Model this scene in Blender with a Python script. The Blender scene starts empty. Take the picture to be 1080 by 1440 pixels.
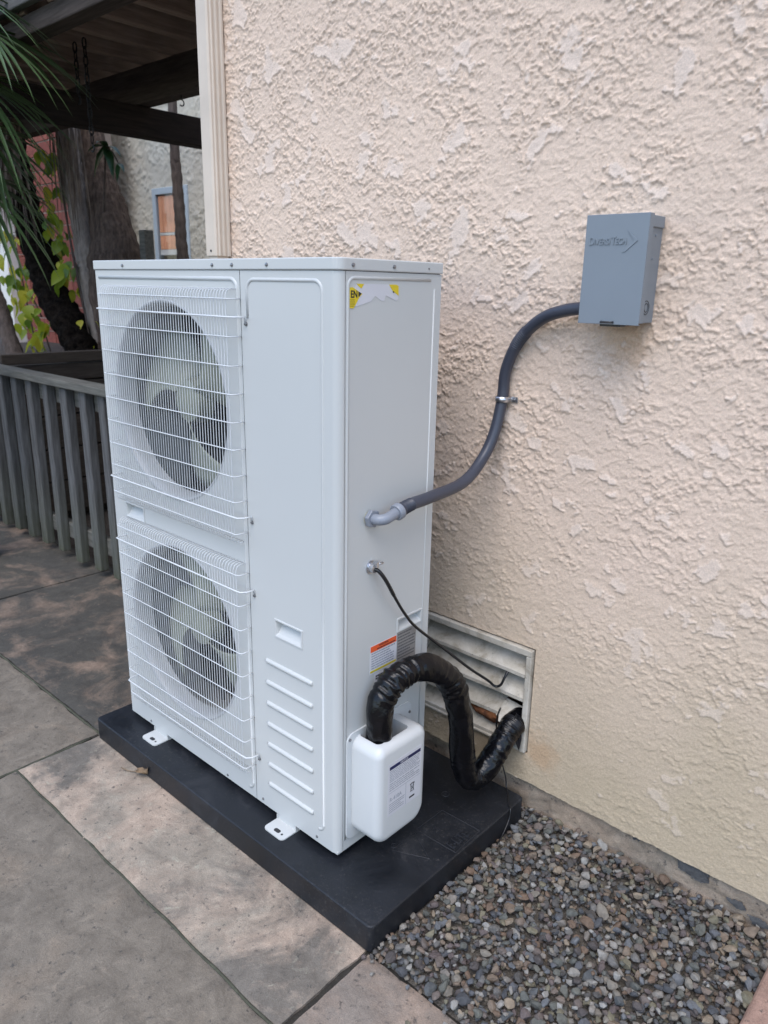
import bpy, bmesh, math, random
import numpy as np
from mathutils import Vector, Matrix
R = math.radians
rng = random.Random(7)
nrs = np.random.RandomState(11)
S = bpy.context.scene
COL = S.collection

# ------------------------------------------------------------------ camera
cam_d = bpy.data.cameras.new('camera')
cam = bpy.data.objects.new('camera', cam_d); COL.objects.link(cam)
cam.location = (1.0504, -1.0267, 1.3675)
cam.rotation_euler = (1.2815, -0.0196, 0.7388)
cam_d.sensor_fit = 'VERTICAL'; cam_d.sensor_height = 24.0
cam_d.lens = 1062.03 / 1440 * 24.0
cam_d.clip_start = 0.05; cam_d.clip_end = 3000
cam_d.dof.use_dof = True; cam_d.dof.focus_distance = 1.75; cam_d.dof.aperture_fstop = 4.0
S.camera = cam

# ------------------------------------------------------------------ daylight (open shade, hazy bright sky)
SUN_EL, SUN_AZ = 60.0, 157.0          # azimuth measured clockwise from +y
world = bpy.data.worlds.new('World'); S.world = world; world.use_nodes = True
wn = world.node_tree
bg = wn.nodes['Background']
sky = wn.nodes.new('ShaderNodeTexSky'); sky.sky_type = 'NISHITA'; sky.sun_disc = False
sky.sun_elevation = R(SUN_EL); sky.sun_rotation = R(SUN_AZ)
sky.air_density = 1.0; sky.dust_density = 1.0; sky.ozone_density = 1.0; sky.altitude = 50
wn.links.new(sky.outputs[0], bg.inputs[0]); bg.inputs[1].default_value = 0.15
sun_d = bpy.data.lights.new('sun', 'SUN'); sun_d.energy = 0.95; sun_d.angle = R(42); sun_d.color = (1.0, 0.96, 0.92)
sun = bpy.data.objects.new('sun', sun_d); COL.objects.link(sun)
_sd = Vector((math.sin(R(SUN_AZ)) * math.cos(R(SUN_EL)), math.cos(R(SUN_AZ)) * math.cos(R(SUN_EL)), math.sin(R(SUN_EL))))
sun.rotation_euler = _sd.to_track_quat('Z', 'Y').to_euler()
sun.location = (0, -3, 6)
vs = S.view_settings
vs.view_transform = 'Standard'; vs.look = 'None'; vs.gamma = 1.0; vs.use_curve_mapping = False
vs.exposure = 1.03

# ------------------------------------------------------------------ object helpers
def wloc(o):
    p = Vector((0, 0, 0))
    while o is not None:
        p = p + Vector(o.location); o = o.parent
    return p
def tag(o, label=None, cat=None, group=None, kind=None):
    if label: o['label'] = label
    if cat: o['category'] = cat
    if group: o['group'] = group
    if kind: o['kind'] = kind
    return o
def thing(name, label, cat, loc=(0, 0, 0), group=None):
    o = bpy.data.objects.new(name, None); COL.objects.link(o)
    o.location = loc; o.empty_display_size = 0.05
    return tag(o, label, cat, group)
def link_mesh(name, me, parent=None, loc=(0, 0, 0)):
    o = bpy.data.objects.new(name, me); COL.objects.link(o)
    if parent is not None: o.parent = parent
    o.location = loc
    return o
def center_mesh(me):
    n = len(me.vertices)
    co = np.empty(n * 3, np.float32); me.vertices.foreach_get('co', co); co = co.reshape(-1, 3)
    c = (co.min(0) + co.max(0)) / 2
    co -= c; me.vertices.foreach_set('co', co.ravel()); me.update()
    return Vector(c.tolist())
def put(name, me, parent=None):
    c = center_mesh(me)
    return link_mesh(name, me, parent, c - (wloc(parent) if parent is not None else Vector((0, 0, 0))))

class MB:
    def __init__(s): s.v = []; s.f = []; s.mi = []; s.m = 0
    def add(s, vs_, fs):
        b = len(s.v); s.v.extend([tuple(p) for p in vs_])
        for f in fs: s.f.append(tuple(b + i for i in f)); s.mi.append(s.m)
        return s
    def box(s, x0, x1, y0, y1, z0, z1, T=None):
        p = [(x, y, z) for z in (z0, z1) for y in (y0, y1) for x in (x0, x1)]
        if T: p = [T(q) for q in p]
        return s.add(p, [(0, 2, 3, 1), (4, 5, 7, 6), (0, 1, 5, 4), (2, 6, 7, 3), (0, 4, 6, 2), (1, 3, 7, 5)])
    def prism(s, poly, d0, d1, T):
        n = len(poly)
        p = [T(a, b, d0) for a, b in poly] + [T(a, b, d1) for a, b in poly]
        return s.add(p, [tuple(range(n))[::-1], tuple(range(n, 2 * n))] + [(i, (i + 1) % n, n + (i + 1) % n, n + i) for i in range(n)])
    def tube(s, path, r, n=10, caps=True, sq=1.0, up=None):
        P = [Vector(p) for p in path]; m = len(P)
        t0 = (P[1] - P[0]).normalized()
        u = Vector(up) if up else (Vector((0, 0, 1)) if abs(t0.z) < .9 else Vector((1, 0, 0)))
        vsx = []
        for i in range(m):
            t = (P[min(i + 1, m - 1)] - P[max(i - 1, 0)])
            t = t.normalized() if t.length > 1e-9 else t0
            u = (u - t * u.dot(t)).normalized(); w = t.cross(u)
            rr = r(i / (m - 1)) if callable(r) else r
            for k in range(n):
                a = 2 * math.pi * k / n
                q = rr(a) if callable(rr) else rr
                vsx.append(P[i] + u * (math.cos(a) * q * sq) + w * (math.sin(a) * q))
        fs = [(i * n + k, i * n + (k + 1) % n, (i + 1) * n + (k + 1) % n, (i + 1) * n + k) for i in range(m - 1) for k in range(n)]
        if caps: fs += [tuple(range(n))[::-1], tuple(range((m - 1) * n, m * n))]
        return s.add(vsx, fs)
    def disc(s, c, axis, r, h, n=16, r2=None, dome=0.0):
        c = Vector(c); a = Vector(axis).normalized()
        u = a.orthogonal().normalized(); w = a.cross(u)
        r2 = r if r2 is None else r2
        ring = lambda rr, d: [c + a * d + (u * math.cos(2 * math.pi * k / n) + w * math.sin(2 * math.pi * k / n)) * rr for k in range(n)]
        vv = ring(r, 0) + ring(r2, h)
        fs = [tuple(range(n))[::-1]] + [(k, (k + 1) % n, n + (k + 1) % n, n + k) for k in range(n)]
        if dome > 0:
            vv += ring(r2 * .6, h + dome * .75) + [c + a * (h + dome)]
            fs += [(n + k, n + (k + 1) % n, 2 * n + (k + 1) % n, 2 * n + k) for k in range(n)]
            fs += [(2 * n + k, 2 * n + (k + 1) % n, 3 * n) for k in range(n)]
        else: fs.append(tuple(range(n, 2 * n)))
        return s.add(vv, fs)
    def mesh(s, name, mats, smooth=False, auto=None):
        me = bpy.data.meshes.new(name)
        me.from_pydata(s.v, [], s.f)
        for m in (mats if isinstance(mats, (list, tuple)) else [mats]): me.materials.append(m)
        if any(s.mi): me.polygons.foreach_set('material_index', s.mi)
        bm = bmesh.new(); bm.from_mesh(me)
        bmesh.ops.recalc_face_normals(bm, faces=bm.faces)
        if auto is not None:
            for f in bm.faces: f.smooth = True
            for e in bm.edges:
                if len(e.link_faces) == 2 and e.calc_face_angle(0) > R(auto): e.smooth = False
        elif smooth:
            for f in bm.faces: f.smooth = True
        bm.to_mesh(me); bm.free(); me.update()
        return me
    def build(s, name, mats, parent=None, smooth=False, auto=None, bevel=0.0, seg=2):
        o = put(name, s.mesh(name, mats, smooth, auto), parent)
        if bevel:
            b = o.modifiers.new('bevel', 'BEVEL'); b.width = bevel; b.segments = seg; b.limit_method = 'ANGLE'; b.angle_limit = R(40)
            if hasattr(b, 'harden_normals'): b.harden_normals = False
            for p in o.data.polygons: p.use_smooth = False
        return o
def bake_mods(o):
    dg = bpy.context.evaluated_depsgraph_get()
    me = bpy.data.meshes.new_from_object(o.evaluated_get(dg)); o.modifiers.clear(); o.data = me
def spline(pts, n=8):
    P = [Vector(p) for p in pts]; out = []
    Q = [P[0] * 2 - P[1]] + P + [P[-1] * 2 - P[-2]]
    for i in range(1, len(Q) - 2):
        a, b, c, d = Q[i - 1], Q[i], Q[i + 1], Q[i + 2]
        for k in range(n):
            t = k / n
            out.append(0.5 * ((2 * b) + (c - a) * t + (2 * a - 5 * b + 4 * c - d) * t * t + (3 * b - a - 3 * c + d) * t ** 3))
    out.append(P[-1]); return out
def text_mesh(body, size, extrude, xform, mats, name='lettering', align='LEFT', sx=1.0, offset=0.0):
    cu = bpy.data.curves.new(name, 'FONT'); cu.body = body; cu.size = size; cu.extrude = extrude; cu.align_x = align
    cu.resolution_u = 3; cu.offset = offset
    o = bpy.data.objects.new(name, cu); COL.objects.link(o)
    dg = bpy.context.evaluated_depsgraph_get(); dg.update()
    me = bpy.data.meshes.new_from_object(o.evaluated_get(dg))
    bpy.data.objects.remove(o); bpy.data.curves.remove(cu)
    for v in me.vertices: v.co = Vector(xform(v.co.x * sx, v.co.y, v.co.z))
    me.materials.clear(); me.materials.append(mats); me.name = name
    return me

# ------------------------------------------------------------------ materials
def nt_new(name):
    m = bpy.data.materials.new(name); m.use_nodes = True
    t = m.node_tree; p = t.nodes['Principled BSDF']
    return m, t, p
def N(t, typ, **kw):
    n = t.nodes.new(typ)
    for k, v in kw.items():
        if k.startswith('i_'): n.inputs[k[2:].replace('_', ' ')].default_value = v
        else: setattr(n, k, v)
    return n
def ramp(t, fac, stops, interp='LINEAR'):
    r = t.nodes.new('ShaderNodeValToRGB'); r.color_ramp.interpolation = interp
    e = r.color_ramp.elements
    while len(e) < len(stops): e.new(0.5)
    for q, (pos, c) in zip(e, stops):
        q.position = pos; q.color = (c[0], c[1], c[2], 1) if isinstance(c, (tuple, list)) else (c, c, c, 1)
    t.links.new(fac, r.inputs[0]); return r.outputs[0]
def mix(t, fac, a, b, mode='MIX'):
    m = t.nodes.new('ShaderNodeMix'); m.data_type = 'RGBA'; m.blend_type = mode
    for sock, val in ((m.inputs[0], fac), (m.inputs[6], a), (m.inputs[7], b)):
        if hasattr(val, 'links') or isinstance(val, bpy.types.NodeSocket): t.links.new(val, sock)
        elif isinstance(val, (tuple, list)): sock.default_value = (val[0], val[1], val[2], 1)
        else: sock.default_value = val
    return m.outputs[2]
def noise(t, scale, detail=4, rough=.55, dist=0.0, coord=None, dims=None, stretch=None):
    n = t.nodes.new('ShaderNodeTexNoise'); n.inputs['Scale'].default_value = scale
    n.inputs['Detail'].default_value = detail; n.inputs['Roughness'].default_value = rough; n.inputs['Distortion'].default_value = dist
    if coord is None:
        c = t.nodes.new('ShaderNodeTexCoord'); coord = c.outputs['Object']
    if stretch:
        mp = t.nodes.new('ShaderNodeMapping'); mp.inputs['Scale'].default_value = stretch
        t.links.new(coord, mp.inputs[0]); coord = mp.outputs[0]
    t.links.new(coord, n.inputs['Vector'])
    return n.outputs['Fac']
def world_pos(t):
    return t.nodes.new('ShaderNodeNewGeometry').outputs['Position']
def bump(t, p, h, strength=.3, dist=.002, prev=None):
    b = t.nodes.new('ShaderNodeBump'); b.inputs['Strength'].default_value = strength; b.inputs['Distance'].default_value = dist
    t.links.new(h, b.inputs['Height'])
    if prev is not None: t.links.new(prev, b.inputs['Normal'])
    t.links.new(b.outputs[0], p.inputs['Normal']); return b.outputs[0]
def mat(name, col, rough=.5, metal=0.0, var=0.12, vscale=6.0, bmp=None, spec=.5, col2=None, coat=0.0, stretch=None):
    m, t, p = nt_new(name)
    p.inputs['Roughness'].default_value = rough; p.inputs['Metallic'].default_value = metal
    p.inputs['Specular IOR Level'].default_value = spec; p.inputs['Coat Weight'].default_value = coat
    f = noise(t, vscale, 5, .6, stretch=stretch)
    c2 = col2 if col2 else tuple(c * (1 - 2 * var) for c in col)
    c1 = col if col2 else tuple(min(1, c * (1 + var)) for c in col)
    c = ramp(t, f, [(.3, c2), (.7, c1)])
    t.links.new(c, p.inputs['Base Color'])
    if bmp: bump(t, p, noise(t, bmp[0], 3, .6, stretch=stretch), bmp[1], bmp[2])
    return m

M = {}
M['paint'] = mat('cabinet_paint', (.555, .565, .55), .33, var=.015, vscale=1.5, bmp=(420, .05, .0006))
def _casing():
    m = M['paint']; t = m.node_tree; p = t.nodes['Principled BSDF']
    b0 = p.inputs['Normal'].links[0].from_socket
    bump(t, p, noise(t, 5.5, 2, .4, coord=world_pos(t)), .10, .004, prev=b0)
    sm = noise(t, 9, 6, .7, .8, coord=world_pos(t))
    t.links.new(ramp(t, sm, [(.35, .30), (.7, .37)]), p.inputs['Roughness'])
_casing()
M['wire'] = mat('guard_wire', (.64, .655, .66), .35, var=.02)
M['coverp'] = mat('cover_plastic', (.60, .615, .61), .38, var=.02, vscale=3)
M['fan'] = mat('fan_plastic', (.27, .285, .225), .45, var=.06)
M['shroud'] = mat('shroud_plastic', (.45, .46, .47), .4, var=.03)
M['coil'] = mat('coil_fins', (.030, .031, .033), .6, var=.2, vscale=40)
M['inside'] = mat('inner_steel', (.07, .07, .073), .6, var=.1)
M['motor'] = mat('motor_black', (.03, .03, .032), .5)
M['screw'] = mat('zinc_screw', (.35, .35, .36), .35, metal=.9)
M['zinc'] = mat('zinc_plate', (.62, .63, .66), .3, metal=.95, var=.1, vscale=30)
M['brassy'] = mat('zinc_yellow', (.50, .48, .36), .4, metal=.7)
M['boxgrey'] = mat('grey_enamel', (.205, .235, .265), .42, var=.03, vscale=4, bmp=(300, .06, .0006))
M['boxin'] = mat('dark_steel', (.06, .065, .07), .5)
M['conduit'] = mat('conduit_grey', (.050, .055, .075), .38, var=.08)
M['fitting'] = mat('fitting_grey', (.24, .26, .30), .38, var=.05)
M['cable'] = mat('black_cable', (.012, .012, .014), .3, var=.1)
M['sleeve'] = mat('black_sleeve', (.0035, .0036, .005), .21, var=.3, vscale=40, spec=.36, bmp=(85, .5, .003))
M['white'] = mat('label_white', (.63, .63, .66), .4, var=.02)
M['yellow'] = mat('label_yellow', (.72, .55, .02), .45, var=.04)
M['ink'] = mat('ink_black', (.02, .02, .022), .5)
M['navy'] = mat('ink_navy', (.018, .022, .085), .45)
M['orange'] = mat('label_orange', (.75, .11, .03), .45, var=.03)
M['olive'] = mat('label_olive', (.55, .47, .02), .45, var=.03)
M['foil'] = mat('plate_foil', (.32, .31, .30), .4, metal=.3, var=.06)
M['ink2'] = mat('ink_dim', (.12, .12, .125), .5)
M['lblgrey'] = mat('ink_grey', (.30, .32, .36), .5)
M['vinyl'] = mat('downspout_vinyl', (.66, .56, .455), .45, var=.05, vscale=5)
M['whitewood'] = mat('white_board', (.72, .70, .66), .55, var=.08)
M['insul'] = mat('brown_insulation', (.24, .09, .03), .9, col2=(.07, .025, .012), vscale=35, bmp=(60, .8, .01))
M['trunk'] = mat('palm_trunk_fibre', (.012, .009, .007), 1.0, var=.5, spec=.08, vscale=30, bmp=(50, 1, .02))
M['bark'] = mat('grey_bark', (.34, .29, .25), .9, col2=(.15, .125, .11), vscale=16, bmp=(25, .8, .015), stretch=(3, 3, .6))
M['bark2'] = mat('brown_bark', (.12, .09, .075), .9, col2=(.05, .038, .032), vscale=16, bmp=(25, .8, .015), stretch=(3, 3, .6))
M['bark3'] = mat('wide_bark', (.17, .125, .10), .95, spec=.15, col2=(.05, .036, .03), vscale=16, bmp=(25, 1.0, .025), stretch=(3, 3, .6))
M['dead'] = mat('dead_frond', (.26, .205, .165), .85, col2=(.10, .075, .06), vscale=10)
M['frond'] = mat('palm_green', (.095, .150, .055), .42, col2=(.045, .085, .030), vscale=5)
M['leafg'] = mat('leaf_green', (.035, .10, .028), .4, col2=(.02, .06, .02), vscale=9)
def glass_mat():
    m, t, p = nt_new('window_glass')
    tr = N(t, 'ShaderNodeBsdfTransparent'); gl = N(t, 'ShaderNodeBsdfGlossy'); gl.inputs['Roughness'].default_value = .02
    fr = N(t, 'ShaderNodeFresnel'); fr.inputs[0].default_value = 1.5
    ms = N(t, 'ShaderNodeMixShader'); ge = N(t, 'ShaderNodeNewGeometry'); sb = N(t, 'ShaderNodeMath', operation='SUBTRACT'); sb.inputs[0].default_value = 1.0; t.links.new(ge.outputs['Backfacing'], sb.inputs[1])
    mu = N(t, 'ShaderNodeMath', operation='MULTIPLY'); t.links.new(fr.outputs[0], mu.inputs[0]); t.links.new(sb.outputs[0], mu.inputs[1])
    t.links.new(mu.outputs[0], ms.inputs[0]); t.links.new(tr.outputs[0], ms.inputs[1]); t.links.new(gl.outputs[0], ms.inputs[2])
    t.links.new(ms.outputs[0], t.nodes['Material Output'].inputs[0]); return m
M['glass'] = glass_mat()
M['frameblue'] = mat('window_frame', (.50, .57, .62), .4, var=.03)
M['terra'] = mat('orange_reflection', (.88, .40, .22), .8, var=.12)  # colour of the reflection painted behind the window pane
M['chain'] = mat('chain_black', (.012, .011, .010), .5, metal=.5)
M['dry'] = mat('dry_leaf', (.25, .17, .10), .8, var=.25, vscale=30)
M['soil'] = mat('soil', (.055, .042, .032), .95, col2=(.025, .019, .015), vscale=3, bmp=(40, .8, .02))
M['mortar'] = mat('mortar', (.34, .27, .22), .9, var=.1, bmp=(80, .5, .004))

def timber(name, c1, c2, axis, green=0.0):
    m, t, p = nt_new(name)
    st = {'x': (.7, 9, 9), 'y': (9, .7, 9), 'z': (9, 9, .7)}[axis]
    f = noise(t, 7, 6, .65, .3, stretch=st)
    c = ramp(t, f, [(.28, c2), (.72, c1)])
    if green:
        sp = N(t, 'ShaderNodeSeparateXYZ'); t.links.new(world_pos(t), sp.inputs[0])
        mr = N(t, 'ShaderNodeMapRange'); t.links.new(sp.outputs['Z'], mr.inputs[0])
        mr.inputs[1].default_value = .45; mr.inputs[2].default_value = .02
        mm = N(t, 'ShaderNodeMath', operation='MULTIPLY'); t.links.new(mr.outputs[0], mm.inputs[0]); t.links.new(noise(t, 9, 4), mm.inputs[1])
        c = mix(t, mm.outputs[0], c, (.07, .075, .03))
    t.links.new(c, p.inputs['Base Color']); p.inputs['Roughness'].default_value = .9; p.inputs['Specular IOR Level'].default_value = .2
    bump(t, p, f, .6, .004)
    return m
M['picket'] = timber('weathered_picket', (.155, .155, .155), (.05, .048, .046), 'z', .8)
M['rail'] = timber('weathered_rail', (.17, .165, .145), (.07, .068, .06), 'x', 0)
M['beamy'] = timber('pergola_timber_y', (.034, .025, .021), (.012, .009, .008), 'y')
M['beamx'] = timber('pergola_timber_x', (.10, .080, .068), (.035, .027, .022), 'x')
M['rafter'] = timber('pergola_rafter', (.36, .27, .215), (.17, .125, .10), 'y')
M['fascia'] = timber('pergola_timber_grey', (.17, .165, .155), (.07, .066, .062), 'x')
M['board'] = timber('pergola_board', (.060, .046, .040), (.022, .017, .015), 'x')
M['planter'] = timber('planter_timber', (.085, .068, .055), (.035, .028, .023), 'y')

def stucco_mat(name, base, tint, pale, zfade=True):
    m, t, p = nt_new(name)
    wp = world_pos(t)
    f = noise(t, 1.6, 4, .6, .4, coord=wp)
    c = mix(t, ramp(t, f, [(.35, 0.0), (.7, 1.0)]), base, tint)
    if zfade:      # yellower and darker towards the bottom of the wall
        sp = N(t, 'ShaderNodeSeparateXYZ'); t.links.new(wp, sp.inputs[0])
        nn = N(t, 'ShaderNodeMath', operation='MULTIPLY_ADD'); t.links.new(noise(t, 2.2, 4, .6, coord=wp), nn.inputs[0]); nn.inputs[1].default_value = .7
        t.links.new(sp.outputs['Z'], nn.inputs[2])
        r = N(t, 'ShaderNodeMapRange'); t.links.new(nn.outputs[0], r.inputs[0]); r.inputs[1].default_value = 1.25; r.inputs[2].default_value = .55
        c = mix(t, r.outputs[0], c, (.53, .43, .305))
    if zfade:  # orange spot under the box paints in warm bounce; the rest are dirt stains
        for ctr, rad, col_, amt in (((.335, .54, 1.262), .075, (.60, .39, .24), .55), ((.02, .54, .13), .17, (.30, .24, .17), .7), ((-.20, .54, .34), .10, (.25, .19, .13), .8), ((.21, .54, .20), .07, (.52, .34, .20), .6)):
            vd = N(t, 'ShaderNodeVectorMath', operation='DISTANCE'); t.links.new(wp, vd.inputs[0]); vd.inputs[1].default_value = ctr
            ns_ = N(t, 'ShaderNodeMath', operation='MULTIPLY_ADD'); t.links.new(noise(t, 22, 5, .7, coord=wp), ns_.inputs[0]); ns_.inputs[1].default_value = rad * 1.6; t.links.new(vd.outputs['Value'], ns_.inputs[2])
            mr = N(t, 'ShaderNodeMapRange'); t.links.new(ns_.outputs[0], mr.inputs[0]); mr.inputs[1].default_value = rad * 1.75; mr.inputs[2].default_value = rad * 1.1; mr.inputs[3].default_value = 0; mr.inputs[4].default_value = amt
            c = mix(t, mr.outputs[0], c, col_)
    at = N(t, 'ShaderNodeAttribute', attribute_name='flat')
    c = mix(t, at.outputs['Fac'], c, pale)
    fine = noise(t, 260, 3, .7, coord=wp)
    c = mix(t, .35, c, mix(t, 1.0, c, ramp(t, fine, [(.3, .55), (.7, 1.25)]), 'MULTIPLY'))
    t.links.new(c, p.inputs['Base Color']); p.inputs['Roughness'].default_value = .92; p.inputs['Specular IOR Level'].default_value = .25
    b = bump(t, p, noise(t, 320, 4, .75, coord=wp), .6, .0022)
    return m
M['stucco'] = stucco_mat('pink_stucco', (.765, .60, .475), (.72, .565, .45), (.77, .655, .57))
M['stucco2'] = stucco_mat('cream_stucco', (.66, .62, .53), (.60, .53, .42), (.68, .64, .56), False)

def concrete_mat(name, c_grey, c_tan, tan_lo, tan_hi, dark, dark_lo, dark_hi):
    m, t, p = nt_new(name)
    wp = world_pos(t)
    f = noise(t, 4.2, 7, .66, .5, coord=wp)
    c = mix(t, ramp(t, f, [(tan_lo, 0.0), (tan_hi, 1.0)]), c_grey, c_tan)
    g = noise(t, 2.6, 8, .68, .8, coord=wp)
    c = mix(t, ramp(t, g, [(dark_lo, 0.0), (dark_hi, 1.0)]), c, dark)
    mid = noise(t, 15, 7, .72, .8, coord=wp)
    c = mix(t, .8, c, mix(t, 1.0, c, ramp(t, mid, [(.30, (.60, .58, .56)), (.68, (1.28, 1.27, 1.25))]), 'MULTIPLY'))
    spk = noise(t, 55, 5, .7, coord=wp)
    c = mix(t, ramp(t, spk, [(.58, 0.0), (.68, .8)]), c, (.06, .055, .05))
    pl = noise(t, 30, 6, .7, .6, coord=wp)
    c = mix(t, ramp(t, pl, [(.60, 0.0), (.75, .5)]), c, tuple(min(.5, x * 1.5) for x in c_tan))
    fine = noise(t, 420, 2, .6, coord=wp)
    c = mix(t, .5, c, mix(t, 1.0, c, ramp(t, fine, [(.3, .6), (.7, 1.3)]), 'MULTIPLY'))
    t.links.new(c, p.inputs['Base Color']); p.inputs['Roughness'].default_value = .8
    b = bump(t, p, noise(t, 60, 6, .7, coord=wp), .55, .004)
    b = bump(t, p, noise(t, 16, 6, .7, .6, coord=wp), .40, .008, prev=b)
    bump(t, p, noise(t, 260, 3, .7, coord=wp), .35, .0015, prev=b)
    return m
M['slabgrey'] = concrete_mat('slab_grey', (.195, .166, .130), (.265, .21, .155), .55, .75, (.10, .09, .08), .60, .80)
M['slabtan'] = concrete_mat('slab_tan', (.31, .265, .21), (.42, .325, .25), .40, .58, (.17, .15, .125), .48, .60)
M['slabdark'] = concrete_mat('slab_dark', (.072, .066, .055), (.24, .175, .13), .48, .64, (.055, .051, .044), .48, .68)
M['slabpink'] = concrete_mat('slab_pink', (.235, .20, .168), (.32, .245, .19), .42, .62, (.12, .10, .09), .60, .78)
M['kerb'] = concrete_mat('kerb_pink', (.33, .215, .17), (.38, .25, .20), .4, .7, (.2, .14, .12), .6, .8)
M['footing'] = concrete_mat('footing_concrete', (.30, .255, .205), (.40, .31, .235), .40, .62, (.16, .145, .13), .55, .70)
M['tar'] = mat('tar_patch', (.040, .041, .045), .8, col2=(.13, .13, .13), vscale=40, bmp=(90, .8, .004))
M['moss'] = mat('moss_fill', (.105, .105, .070), .95, col2=(.050, .050, .034), vscale=30, bmp=(200, 1, .004))
M['grit'] = mat('grit', (.17, .15, .125), .95, col2=(.06, .053, .045), vscale=160, bmp=(260, 1, .004))
M['grout'] = mat('joint_dirt', (.05, .045, .037), .95, col2=(.025, .022, .018), vscale=40, bmp=(200, 1, .004))

def plastic_pad():
    m, t, p = nt_new('pad_plastic')
    wp = world_pos(t)
    f = noise(t, 6, 7, .7, .6, coord=wp)
    c = ramp(t, f, [(.35, (.0055, .0068, .0095)), (.58, (.011, .013, .0175)), (.8, (.045, .046, .050))])
    dst = noise(t, 150, 5, .75, coord=wp); big_ = noise(t, 3.5, 4, .6, coord=wp)
    dd = N(t, 'ShaderNodeMath', operation='MULTIPLY'); t.links.new(ramp(t, dst, [(.55, 0.0), (.70, 1.0)]), dd.inputs[0]); t.links.new(ramp(t, big_, [(.40, .05), (.65, .8)]), dd.inputs[1])
    c = mix(t, dd.outputs[0], c, (.085, .08, .075))
    t.links.new(c, p.inputs['Base Color'])
    t.links.new(ramp(t, f, [(.3, .36), (.8, .7)]), p.inputs['Roughness'])
    bump(t, p, noise(t, 500, 2, .5, coord=wp), .12, .001)
    return m
M['pad'] = plastic_pad()
M['padline'] = mat('pad_raised', (.020, .022, .028), .5)

def pebble_mat():
    m, t, p = nt_new('pebble_stone')
    oi = N(t, 'ShaderNodeObjectInfo'); at = N(t, 'ShaderNodeAttribute', attribute_name='stone')
    ad = N(t, 'ShaderNodeMath', operation='ADD'); t.links.new(oi.outputs['Random'], ad.inputs[0]); t.links.new(at.outputs['Fac'], ad.inputs[1])
    fr = N(t, 'ShaderNodeMath', operation='FRACT'); t.links.new(ad.outputs[0], fr.inputs[0])
    cs = [(.135, .128, .118), (.08, .074, .068), (.19, .17, .14), (.105, .108, .115), (.16, .125, .10), (.068, .07, .074), (.21, .19, .165), (.12, .096, .09),
          (.165, .15, .105), (.24, .225, .20), (.10, .102, .090), (.175, .135, .10), (.13, .135, .14), (.078, .068, .064), (.23, .185, .135), (.115, .115, .098), (.27, .262, .24), (.14, .115, .10), (.09, .094, .094), (.15, .105, .075)]
    c = ramp(t, fr.outputs[0], [(i / len(cs), x) for i, x in enumerate(cs)], 'CONSTANT')
    f = noise(t, 90, 5, .7, .6, coord=world_pos(t))
    c = mix(t, .75, c, mix(t, 1.0, c, ramp(t, f, [(.28, (.56, .57, .585)), (.72, (1.46, 1.46, 1.47))]), 'MULTIPLY'))
    t.links.new(c, p.inputs['Base Color']); p.inputs['Roughness'].default_value = .85; p.inputs['Specular IOR Level'].default_value = .3
    bump(t, p, noise(t, 250, 4, .7, coord=world_pos(t)), .3, .0015)
    return m
M['pebble'] = pebble_mat()
def brick_mat():
    m, t, p = nt_new('red_brick')
    oi = N(t, 'ShaderNodeObjectInfo')
    c = ramp(t, oi.outputs['Random'], [(0, (.17, .040, .028)), (.4, (.21, .052, .034)), (.7, (.15, .036, .026)), (1, (.24, .068, .044))])
    c = mix(t, .7, c, mix(t, 1.0, c, ramp(t, noise(t, 25, 5), [(.3, .65), (.7, 1.25)]), 'MULTIPLY'))
    t.links.new(c, p.inputs['Base Color']); p.inputs['Roughness'].default_value = .85
    bump(t, p, noise(t, 90, 4), .4, .004)
    return m
M['brick'] = brick_mat()
def vine_mat():
    m, t, p = nt_new('vine_leaf')
    oi = N(t, 'ShaderNodeObjectInfo')
    c = ramp(t, oi.outputs['Random'], [(0, (.10, .20, .02)), (.35, (.30, .40, .03)), (.65, (.46, .48, .04)), (1, (.62, .55, .06))])
    t.links.new(c, p.inputs['Base Color']); p.inputs['Roughness'].default_value = .45
    tr = N(t, 'ShaderNodeBsdfTranslucent'); t.links.new(c, tr.inputs[0])
    ms = N(t, 'ShaderNodeMixShader'); ms.inputs[0].default_value = .45
    t.links.new(p.outputs[0], ms.inputs[1]); t.links.new(tr.outputs[0], ms.inputs[2])
    t.links.new(ms.outputs[0], t.nodes['Material Output'].inputs[0])
    return m
M['vine'] = vine_mat()
def louvre_mat():
    m, t, p = nt_new('louvre_paint')
    wp = world_pos(t)
    f = noise(t, 14, 7, .7, .6, coord=wp)
    c = ramp(t, f, [(.30, (.27, .23, .175)), (.46, (.46, .42, .35)), (.64, (.58, .545, .48))])
    spk = noise(t, 90, 5, .7, coord=wp)
    c = mix(t, ramp(t, spk, [(.60, 0.0), (.72, .7)]), c, (.12, .10, .085))
    t.links.new(c, p.inputs['Base Color']); p.inputs['Roughness'].default_value = .7
    bump(t, p, spk, .4, .002)
    return m
M['louvre'] = louvre_mat()

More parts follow.
